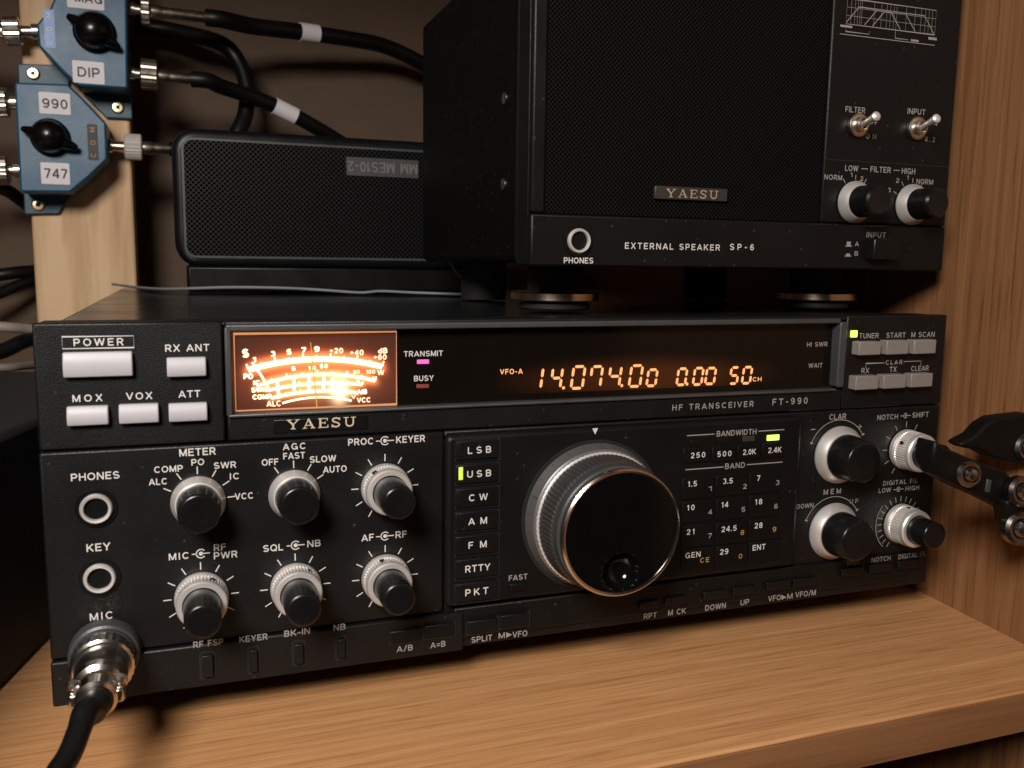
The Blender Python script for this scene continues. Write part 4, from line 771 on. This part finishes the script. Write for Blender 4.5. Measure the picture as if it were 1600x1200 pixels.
def filter_knob(x, y, texts, angs):
    c = onY(x, y, YR)
    k = MB().lathe((c.x, YR, c.z), (0, -1, 0), [(0.0088, 0.0002), (0.0091, 0.0006), (0.0091, 0.0016), (0.0072, 0.0050), (0.0066, 0.0052)], 64).build('rotary_knob', M_alu, SP)
    MB().lathe((c.x, YR, c.z), (0, -1, 0), [(0.0070, 0.005), (0.0069, 0.006), (0.0064, 0.0150), (0.0056, 0.0160), (0.002, 0.0157)], 48).build('knob_cap', M_cap, k)
    t = MB()
    for it in texts: text(t, *it, YR - .0002)
    ticks(t, c.x, c.z, angs, 0.0097, 0.0118, YR - .0002); t.build('dial_markings', M_printd, k, smooth=False)
filter_knob(1334, 316, [('NORM', 1288, 1316, 277, 8), ('1', 1329, 1332, 273, 7), ('2', 1344, 1349, 279, 7), ('LOW', 1320.5, 1341, 263, 9)], [-34, 0, 30])
filter_knob(1423, 320, [('NORM', 1432, 1458, 284, 8), ('1', 1417, 1420, 277.5, 7), ('2', 1400, 1405, 282, 7), ('3', 1387, 1392, 297, 7), ('HIGH', 1409, 1430, 267.5, 9)], [-62, -32, 0, 30])
t_ = MB(); text(t_, 'FILTER', 1360, 1392, 265, 9, YR - .0002); level(t_, 1346, 1356, 263.5, 264, YR - .0002); level(t_, 1396, 1406, 266, 266.5, YR - .0002); t_.build('panel_lettering', M_printd, SF, smooth=False); t_ = MB()
text(t_, 'INPUT', 1354, 1384, 367, 8.5, YT)
t_.build('panel_lettering', M_printd, SF, smooth=False); t_ = MB()
text(t_, 'A', 1336, 1342, 381, 7, YT); text(t_, 'B', 1335, 1341, 396, 7, YT)
for x, y in ((1326, 382.5), (1325, 398)):
    c = onY(x, y, YT); t_.sheet([(c.x - .0018, c.z - .0008), (c.x + .0018, c.z - .0008), (c.x + .0018, c.z - .0004), (c.x + .0011, c.z - .0004), (c.x + .0011, c.z + (.0014 if y < 390 else .0005)), (c.x - .0011, c.z + (.0014 if y < 390 else .0005)), (c.x - .0011, c.z - .0004), (c.x - .0018, c.z - .0004)], YT)
t_.build('panel_lettering', M_printd, SF, smooth=False)
c = onY(1372, 390, YF); MB().box(c.x - .0075, c.x + .0075, YF - 0.006, YF, c.z - .0048, c.z + .0048).build('push_button', M_black, SP, bevel=0.0008)
a, b = onY(1284, 248, YR), onY(1472, 261, YR); z_ = (a.z + b.z) / 2
MB().box(gx1 + .001, X1 - .001, YR - .00005, YR + .0004, z_ - .0003, z_ + .0003).build('panel_groove', M_pit, SP)
# response graph on the control strip
g = MB(); YG = YR - .0002
def gp(x, y): c = onY(x, y, YG); return (c.x, c.z)
x0, x1 = gp(1323, 20)[0], gp(1462, 32)[0]; z1, z0 = gp(1392, 6.5)[1], gp(1392, 46)[1]
def gu(u, v): return (x0 + (x1 - x0) * u, z0 + (z1 - z0) * v)
g.ribbon([gu(0, 0), gu(0, 1), gu(1, 1), gu(1, 0)], .00025, YG, True)
for v_ in (0.33, 0.66): g.ribbon([gu(0, v_), gu(1, v_)], .00014, YG + 2e-5)
for u_ in (.05, .09, .12, .145, .165, .30, .38, .44, .48, .52, .55, .66, .76, .83, .88, .92, .96): g.ribbon([gu(u_, 0), gu(u_, 1)], .00012, YG + 4e-5)
for pts in ([(0, .05), (.13, .72), (.87, .72), (.99, .03)], [(.20, .05), (.33, .70), (.65, .70), (.77, .05)], [(.29, .05), (.41, .66), (.49, .66), (.60, .05)]): g.ribbon([gu(*p) for p in pts], .00035, YG - 2e-5)
g.ribbon([gu(-.06, -.42), gu(1.01, -.42)], .0003, YG); g.ribbon([gu(-.06, -.10), gu(.07, -.10)], .0009, YG); g.ribbon([gu(0, -.22), gu(0, -.30), gu(.26, -.30), gu(.26, -.18)], .00022, YG); g.ribbon([gu(.55, -.02), gu(.55, -.33), gu(.70, -.33)], .00022, YG)
g.ribbon([gu(.73, -.33), gu(.82, -.33)], .0009, YG); g.ribbon([gu(.93, -.16), gu(1.03, -.16)], .0011, YG)
g.build('response_graph', M_printd, SF, smooth=False)
for z_ in (0.208, 0.173):
    MB().lathe((X0 + 0.0018, YF + 0.036, z_ + 0.006), (-1, 0, 0), [(0.0024, 0), (0.0024, 0.0008), (0.0012, 0.0012)], 20).build('side_screw', M_nickel, SP)
for x in (1.0, 0):
    fx = onY(869.5, 460, 0.06).x if x else onY(1278, 460, 0.06).x
    ft = MB().lathe((fx, 0.062, H + 0.0001), (0, 0, 1), [(0.0150, 0.0), (0.0160, 0.0008), (0.0160, 0.0028), (0.0120, 0.0030)], 56).build('foot', M_rubber, SP)
    MB().lathe((fx, 0.062, H), (0, 0, 1), [(0.0190, 0.0042), (0.0197, 0.0046), (0.0197, 0.0075), (0.0190, 0.0080)], 72).build('foot_rim', mat('brass_rim', (0.66, 0.52, 0.40), 0.24, 1.0), ft)
    MB().lathe((fx, 0.062, H), (0, 0, 1), [(0.0130, 0.0028), (0.0130, 0.0043)], 40).build('foot_spacer', M_pit, ft)
    MB().lathe((fx, 0.062, H), (0, 0, 1), [(0.0125, 0.0079), (0.0125, 0.0205)], 40).build('foot_stem', M_pit, ft)
    MB().lathe((fx, 0.165, H + .0001), (0, 0, 1), [(0.0125, 0.0), (0.0125, 0.0205)], 40).build('rear_foot', M_pit, SP)

# ================================================================== small speaker at the back
YM2 = 0.255
a = onY(270, 300, YM2); sx0 = a.x; sz1 = onY(400, 205, YM2).z; sz0 = onY(400, 418, YM2).z; sx1 = 0.245
MS = thing('small_speaker', 'small black box speaker with perforated grille, upside down, behind the cabinet speaker', 'speaker', ((sx0 + sx1) / 2, YM2 + 0.04, H))
MB().prism(rrect(sx0, sx1, sz0, sz1, 0.014, 10), YM2, YM2 + 0.065).build('shell', mat('black_shell', (0.004, 0.0045, 0.0055), 0.34, spec=0.3), MS, bevel=0.0045, seg=4)
MB().prism(rrect(sx0 + .0062, sx1 - .0062, sz0 + .0062, sz1 - .0066, 0.006), YM2 - 0.0008, YM2 + 0.002).build('grille', M_grille, MS, bevel=0.0006)
rim = MB(); rim.ribbon(rrect(sx0 + .0060, sx1 - .0060, sz0 + .0060, sz1 - .0064, 0.006), .0013, YM2 - 0.0010, True)
rim.build('grille_rim', M_frame, MS, smooth=False)
MB().box(sx0 + .006, sx1 - .006, YM2 + 0.004, YM2 + 0.060, H + .0002, sz0 + .001).build('mounting_base', M_black, MS, bevel=0.002)
a, b = onY(541, 262, YM2 - .001), onY(654, 262, YM2 - .001); zt, zb = onY(597, 248, YM2).z, onY(597, 277, YM2).z
TG_ = MB().box(a.x, b.x, YM2 - 0.0015, YM2, zb, zt).build('model_plate', mat('grey_plate', (0.045, 0.042, 0.042), 0.5), MS, bevel=0.0003)
xc, zc = (a.x + b.x) / 2, (zt + zb) / 2
t_ = MB(); text_at(t_, 'MM MES10-2', a.x + .001, b.x - .001, zc, (zt - zb) * 0.55, YM2 - 0.0016, tr=lambda x, z: (2 * xc - x, 2 * zc - z)); t_.build('plate_lettering', mat('worn_print', (0.13, 0.12, 0.12), 0.6), TG_, smooth=False)

# thin grey wire lying across the top of the radio
zw = H + 0.0002; pts = [onY(x, y, Y) for x, y, Y in ((176, 444, 0.37), (215, 449, 0.31), (262, 451.5, 0.262), (359, 449, 0.244), (440, 450, 0.24), (500, 453, 0.237), (562, 457.5, 0.232), (594, 455, 0.229), (640, 457, 0.224), (687, 461, 0.218), (735, 461, 0.21), (765, 457, 0.205))]
pts = [Vector((p.x, p.y, max(p.z, zw + 0.0008))) for p in pts]
tag(MB().tube(pts, 0.00085, 8).build('thin_wire', M_wire), 'thin grey wire lying along the back of the radio top', 'wire')
tag(MB().tube([onY(700, 405, 0.23), onY(712, 424, 0.222), onY(725, 438, 0.212), onY(742, 449, 0.205), onY(760, 456, 0.2)], 0.0007, 8).build('loose_wire', M_wire), 'short dark wire curving down beside the cabinet speaker', 'wire')

# ================================================================== coax switches on the post
YP = 0.42
def pz(x, y, Y): c = onY(x, y, Y); return (c.x, c.z)
def pointer_knob(x, y, tips, r, Y, parent):
    c = onY(x, y, Y)
    k = MB().lathe((c.x, Y, c.z), (0, -1, 0), [(r * 1.05, 0), (r * 1.05, 0.003), (r * 0.95, 0.004), (r * 0.88, 0.0115), (r * 0.74, 0.0140), (r * 0.5, 0.0156), (r * 0.25, 0.0164), (r * 0.06, 0.0167)], 40).build('selector_knob', M_knob, parent)
    (ax, ay), (bx, by) = tips; A = onY(ax, ay, Y - 0.008); B = onY(bx, by, Y - 0.008)
    hw = r * 0.42
    MB().tube([A, A * .8 + B * .2, A * .5 + B * .5, A * .2 + B * .8, B], [.0012, hw * .8, hw, hw * .8, .0016], 24).build('pointer_bar', M_knob, k)
def sticker(x0, x1, y0, y1, s, tx, Y, parent, m=M_sticker, ink=M_dark_ink, hp=15):
    a, b = onY(x0, (y0 + y1) / 2, Y), onY(x1, (y0 + y1) / 2, Y); zt, zb = onY((x0 + x1) / 2, y0, Y).z, onY((x0 + x1) / 2, y1, Y).z
    o = MB().prism(rrect(a.x, b.x, zb, zt, 0.0008, 3), Y - 0.0004, Y + .0002).build('sticker', m, parent)
    if s:
        t = MB(); text(t, s, tx[0], tx[1], tx[2], hp, Y - 0.0006, 1.2); t.build('sticker_lettering', ink, o, smooth=False)
    return o
def connector(parent_o, p, d, spec, m, name):
    return MB().lathe(p, d, spec, 32, [0.00025 if len(s) > 2 else 0 for s in spec] if False else None).build(name, m, parent_o, angle=25)
def screw(x, y, Y, parent):
    c = onY(x, y, Y); s_ = MB().lathe((c.x, Y, c.z), (0, -1, 0), [(0.0044, 0), (0.0044, 0.0008), (0.0034, 0.0018), (0.0014, 0.0020)], 28).build('mounting_screw', M_brass, parent)
    MB().box(c.x - .0013, c.x + .0013, Y - 0.0023, Y - 0.0015, c.z - .0013, c.z + .0013).build('screw_recess', M_dark_ink, s_)
YFs = 0.383
SWL = thing('coax_switch', 'blue antenna switch with stickers 990 and 747, lower on the post', 'switch', tuple(onY(95, 215, YP)), 'blue antenna switches on the post')
low = [(22, 128), (106, 131), (128, 152), (166, 192), (168, 249), (140, 276), (110, 301), (31, 300)]
MB().prism([pz(x, y, YFs) for x, y in low], YFs, YP - 0.004).build('switch_body', M_blue, SWL, bevel=0.0015)
MB().prism([pz(x, y, YP - .005) for x, y in ((27, 99), (92, 101), (108, 122), (112, 300), (92, 334), (38, 335))], YP - 0.0045, YP - .0002).build('mounting_flange', M_blued, SWL, bevel=0.0008)
screw(52, 115, YP - .0045, SWL); screw(60, 320, YP - .0045, SWL)
pointer_knob(79, 215, ((33, 200), (121, 231)), onY(109, 215, YFs).x - onY(79, 215, YFs).x, YFs, SWL)
sticker(61, 110, 145, 178.5, '990', (66, 105.5, 162), YFs, SWL); sticker(64, 109, 254.5, 288, '747', (69, 105, 271), YFs, SWL)
so = sticker(137, 153, 194, 250, '', None, YFs, SWL, M_dark_ink)
def vertical_text(s, x, y0, y1, wpx, Y, m, parent, up=True):
    """lettering that reads along the height of its tape"""
    A, B = onY(x, y1, Y), onY(x, y0, Y); L_ = B.z - A.z; hgt = onY(x + wpx, y0, Y).x - onY(x, y0, Y).x; cx, cz = (A.x + B.x) / 2, (A.z + B.z) / 2
    t = MB(); text_at(t, s, -L_ / 2, L_ / 2, 0, hgt, Y, tr=lambda a, b: (cx - b, cz + a) if up else (cx + b, cz - a)); return t.build('sticker_lettering', m, parent, smooth=False)
vertical_text('COM', 145, 199, 246, 8, YFs - .0006, M_amber, so, up=True)
SWU = thing('coax_switch', 'blue antenna switch with sticker DIP, upper on the post', 'switch', tuple(onY(140, 50, YP)), 'blue antenna switches on the post')
upp = [(57, 38), (78, 12), (95, -30), (198, -30), (200, 139), (122, 134), (98, 112), (60, 72)]
MB().prism([pz(x, y, YFs) for x, y in upp], YFs, YP - 0.006).build('switch_body', M_blue, SWU, bevel=0.0015)
MB().prism([pz(x, y, YP - .005) for x, y in ((118, -40), (200, -40), (206, 150), (207, 186), (166, 184), (130, 148))], YP - 0.0045, YP - .0002).build('mounting_flange', M_blued, SWU, bevel=0.0008)
screw(184, 168, YP - .0045, SWU)
pointer_knob(148, 51, ((187, 74), (105, 24)), onY(180, 51, YFs).x - onY(148, 51, YFs).x, YFs, SWU)
sticker(113.5, 163, 96, 130.5, 'DIP', (121, 156, 113), YFs, SWU); sticker(104.5, 162.5, -18, 14, 'MAG', (117, 159, -3), YFs, SWU)
so = sticker(69, 86, 15, 75, '', None, YFs, SWU, M_dymo); vertical_text('COM', 77, 20, 70, 8, YFs - .0006, M_sticker, so, up=True)

# sockets of the switches (part of each switch) and the coax leads plugged into them
YC = 0.402
def coax(label, sw, x, y, sgn, nut_x0, nut_x1, r_n, end_x, slope, path, rc, nut_m=M_nickel, tags=(), hidden=False):
    """plug leaving a switch sideways, with its cord"""
    d = (onY(end_x, y + slope * (end_x - x), YC) - onY(x, y, YC)); d.y = 0; L_ = d.length; d.normalize(); o = onY(x, y, YC)
    MB().lathe(o - d * 0.006, d, [(0.0050, 0), (0.0050, 0.009)], 28).build('socket', M_nickel, sw)
    t = thing('coax_lead', label, 'cable', tuple(o), 'coaxial leads on the blue switches')
    n0, n1 = abs(nut_x0 - x) / abs(end_x - x) * L_, abs(nut_x1 - x) / abs(end_x - x) * L_
    MB().lathe(o, d, [(0.0036, 0.001), (0.0036, n0)], 28).build('plug_neck', M_nickel, t)
    MB().lathe(o, d, [(r_n * .85, n0), (r_n, n0 + .0008), (r_n, n1 - .0008), (r_n * .85, n1)], 48, [0, .0002, .0002, 0]).build('plug_nut', nut_m, t, angle=20)
    MB().lathe(o, d, [(0.0048, n1), (0.0048, n1 + .006), (0.0044, n1 + .007), (0.0040, n1 + .009), (0.0040, L_ - .001), (0.0034, L_)], 32).build('plug_shell', M_nickel, t)
    st = o + d * (L_ - 0.002)
    pts = [st, st + d * 0.012] + [onY(*p) for p in path]
    MB().tube(pts, rc, 16).build('cord', M_cable, t)
    for (p, q, s_) in tags:
        A, B = onY(*p), onY(*q); dd = (B - A)
        tg = MB().lathe(A, dd, [(rc * 1.12, 0), (rc * 1.12, dd.length)], 28).build('cord_tag', M_sticker, t)
    return t
coax('topmost black coaxial lead with white tag, from the upper switch to the right', SWU, 203, 14, 1, 219, 234, 0.0098, 326, 0.115, [(395, 41, .42), (470, 50, .43), (540, 60, .44), (600, 72, .45), (660, 100, .46), (720, 140, .47)], 0.0062, tags=[((468, 49.5, .43), (497, 53.5, .434), 'D')])
coax('black coaxial lead with white tag slanting down from beside the sticker DIP', SWU, 203, 114, 1, 219, 246, 0.0108, 303, 0.10, [(345, 135, .41), (390, 150, .42), (430, 166, .425), (470, 186, .43), (520, 215, .44), (560, 240, .45)], 0.0058, tags=[((428, 165, .425), (462, 182, .429), 'D')])
coax('coaxial lead with a pale plastic nut, to the right of sticker 990', SWL, 168, 228, 1, 194, 222, 0.0090, 269, 0.05, [(300, 240, .40), (340, 260, .40), (380, 300, .41)], 0.0050, M_ptfe)
coax('coaxial lead entering the upper switch from the frame edge', SWU, 58, 49, -1, 33, 5, 0.0092, -40, 0.0, [(-80, 50, .41), (-130, 70, .42)], 0.0058)
coax('coaxial lead in the upper left socket of the lower switch, beside sticker 990', SWL, 24, 160, -1, 13, -14, 0.0098, -70, 0.0, [(-100, 170, .41), (-160, 200, .42)], 0.0058)
coax('coaxial lead in the lower left socket of the lower switch, beside sticker 747', SWL, 30, 266, -1, 14, -14, 0.0098, -70, 0.0, [(-100, 280, .41), (-160, 300, .42)], 0.0058)
tag(MB().tube([onY(215, 40, .475), onY(270, 48, .47), onY(345, 68, .45), onY(374, 100, .445), onY(386, 140, .44), onY(383, 180, .435), onY(370, 210, .43), onY(355, 250, .43)], 0.0062, 16).build('coax_cable', M_cable), 'thick black coaxial cable looping down behind the small speaker', 'cable')
tag(MB().tube([onY(-20, 285, .44), onY(15, 300, .44), onY(45, 320, .45), onY(90, 330, .475)], 0.0048, 12).build('coax_cable', M_cable), 'black cable disappearing behind the pine post under the lower switch', 'cable')

# ================================================================== clutter at the left edge
for i, (pts, r, m, lb) in enumerate((([(-40, 437, .47), (10, 428, .47), (60, 424, .48), (120, 430, .49)], .0050, M_cable, 'thick black cable crossing behind the post, topmost at the left edge'), ([(-40, 470, .45), (0, 458, .46), (40, 442, .47), (90, 436, .485)], .0042, M_cable, 'black cable slanting behind the post, under the topmost one'),
                                     ([(-40, 508, .36), (10, 511, .36), (50, 515, .37), (100, 520, .38)], .0034, mat('pale_grey_sheath', (0.30, 0.25, 0.22), 0.55), 'pale grey cable level with the top of the radio, at the left edge'), ([(-40, 560, .32), (5, 548, .33), (40, 533, .34), (80, 526, .36)], .0050, M_cable, 'black cable just under the pale grey one'),
                                     ([(-40, 574, .30), (10, 574, .30), (40, 571, .31), (80, 568, .33)], .0026, mat('brown_grey_sheath', (0.17, 0.14, 0.12), 0.6), 'brownish cable between the black cable and the dark box'), ([(-40, 625, .28), (10, 620, .28), (42, 617, .29), (80, 616, .3)], .0018, mat('dark_grey_sheath', (0.12, 0.11, 0.11), 0.6), 'thin dark grey cable just above the black box'))):
    tag(MB().tube([onY(*p) for p in pts], r, 12).build('cable', m), lb, 'cable', 'cables at the left edge')
bx = MB(); A, B = onZ(-6, 1087, SH), onZ(66, 1012, SH); A.z = B.z = SH; d = (B - A).normalized(); n = Vector((-d.y, d.x, 0))
P4 = [A - d * 0.15, B + d * 0.17, B + d * 0.17 + n * 0.16, A - d * 0.15 + n * 0.16]
zt = SH + 0.095
bx.add([(p.x, p.y, z) for z in (SH + 0.0003, zt) for p in P4], [(3, 2, 1, 0), (4, 5, 6, 7), (0, 1, 5, 4), (1, 2, 6, 5), (2, 3, 7, 6), (3, 0, 4, 7)])
tag(bx.build('equipment_box', mat('matt_black_box', (0.006, 0.006, 0.007), 0.7), bevel=0.003), 'matt black box on the shelf at the left edge beside the radio', 'box')

# ================================================================== hinged black bracket at the right edge
Ya = -0.050
M_bolt = mat('dark_steel_bolt', (0.26, 0.245, 0.23), 0.26, 1.0, var=0.2, scale=400)
def bp(x, y, Y=Ya): return onY(x, y, Y)
BR = thing('boom_bracket', 'black jointed bracket with silver bolts at the right picture edge', 'bracket', tuple(bp(1560, 760)))
def slab(pts, y0, y1, name, m=M_key, bev=0.0012): return MB().prism([(bp(x, y).x, bp(x, y).z) for x, y in pts], y0, y1).build(name, m, BR, bevel=bev)
slab([(1463, 688), (1474, 698), (1530, 722), (1572, 736), (1590, 756), (1640, 790), (1640, 822), (1580, 800), (1545, 782), (1500, 762), (1468, 744), (1458, 715)], Ya, Ya + 0.010, 'lower_arm')
slab([(1545, 706), (1553, 700), (1572, 690), (1588, 672), (1605, 662), (1660, 655), (1660, 742), (1600, 728), (1570, 712), (1556, 712)], Ya + 0.014, Ya + 0.022, 'upper_fork')
slab([(1560, 780), (1590, 770), (1640, 780), (1660, 860), (1608, 852), (1578, 838), (1566, 815)], Ya - 0.004, Ya + 0.004, 'lower_fork')
def bolt(x, y, r, Y):
    c = bp(x, y, Y); b_ = MB().lathe((c.x, Y, c.z), (-0.25, -1, 0.15), [(r, -0.003), (r, 0.0006), (r * .82, 0.0018), (r * .66, 0.0018), (r * .66, 0.0008), (r * .6, 0.0008), (r * .55, 0.0022), (r * .38, 0.0036), (r * .1, 0.0041)], 36).build('bolt', M_bolt, BR)
bolt(1513, 741, 0.0052, Ya - 0.001); bolt(1597, 768, 0.0062, Ya - 0.005); bolt(1594, 826, 0.0068, Ya - 0.005); bolt(1606, 700, 0.0064, Ya + 0.013)
slab([(1541, 748), (1548, 750), (1544, 770), (1538, 768)], Ya - 0.0008, Ya + 0.002, 'grey_strip', M_frame, 0.0003)
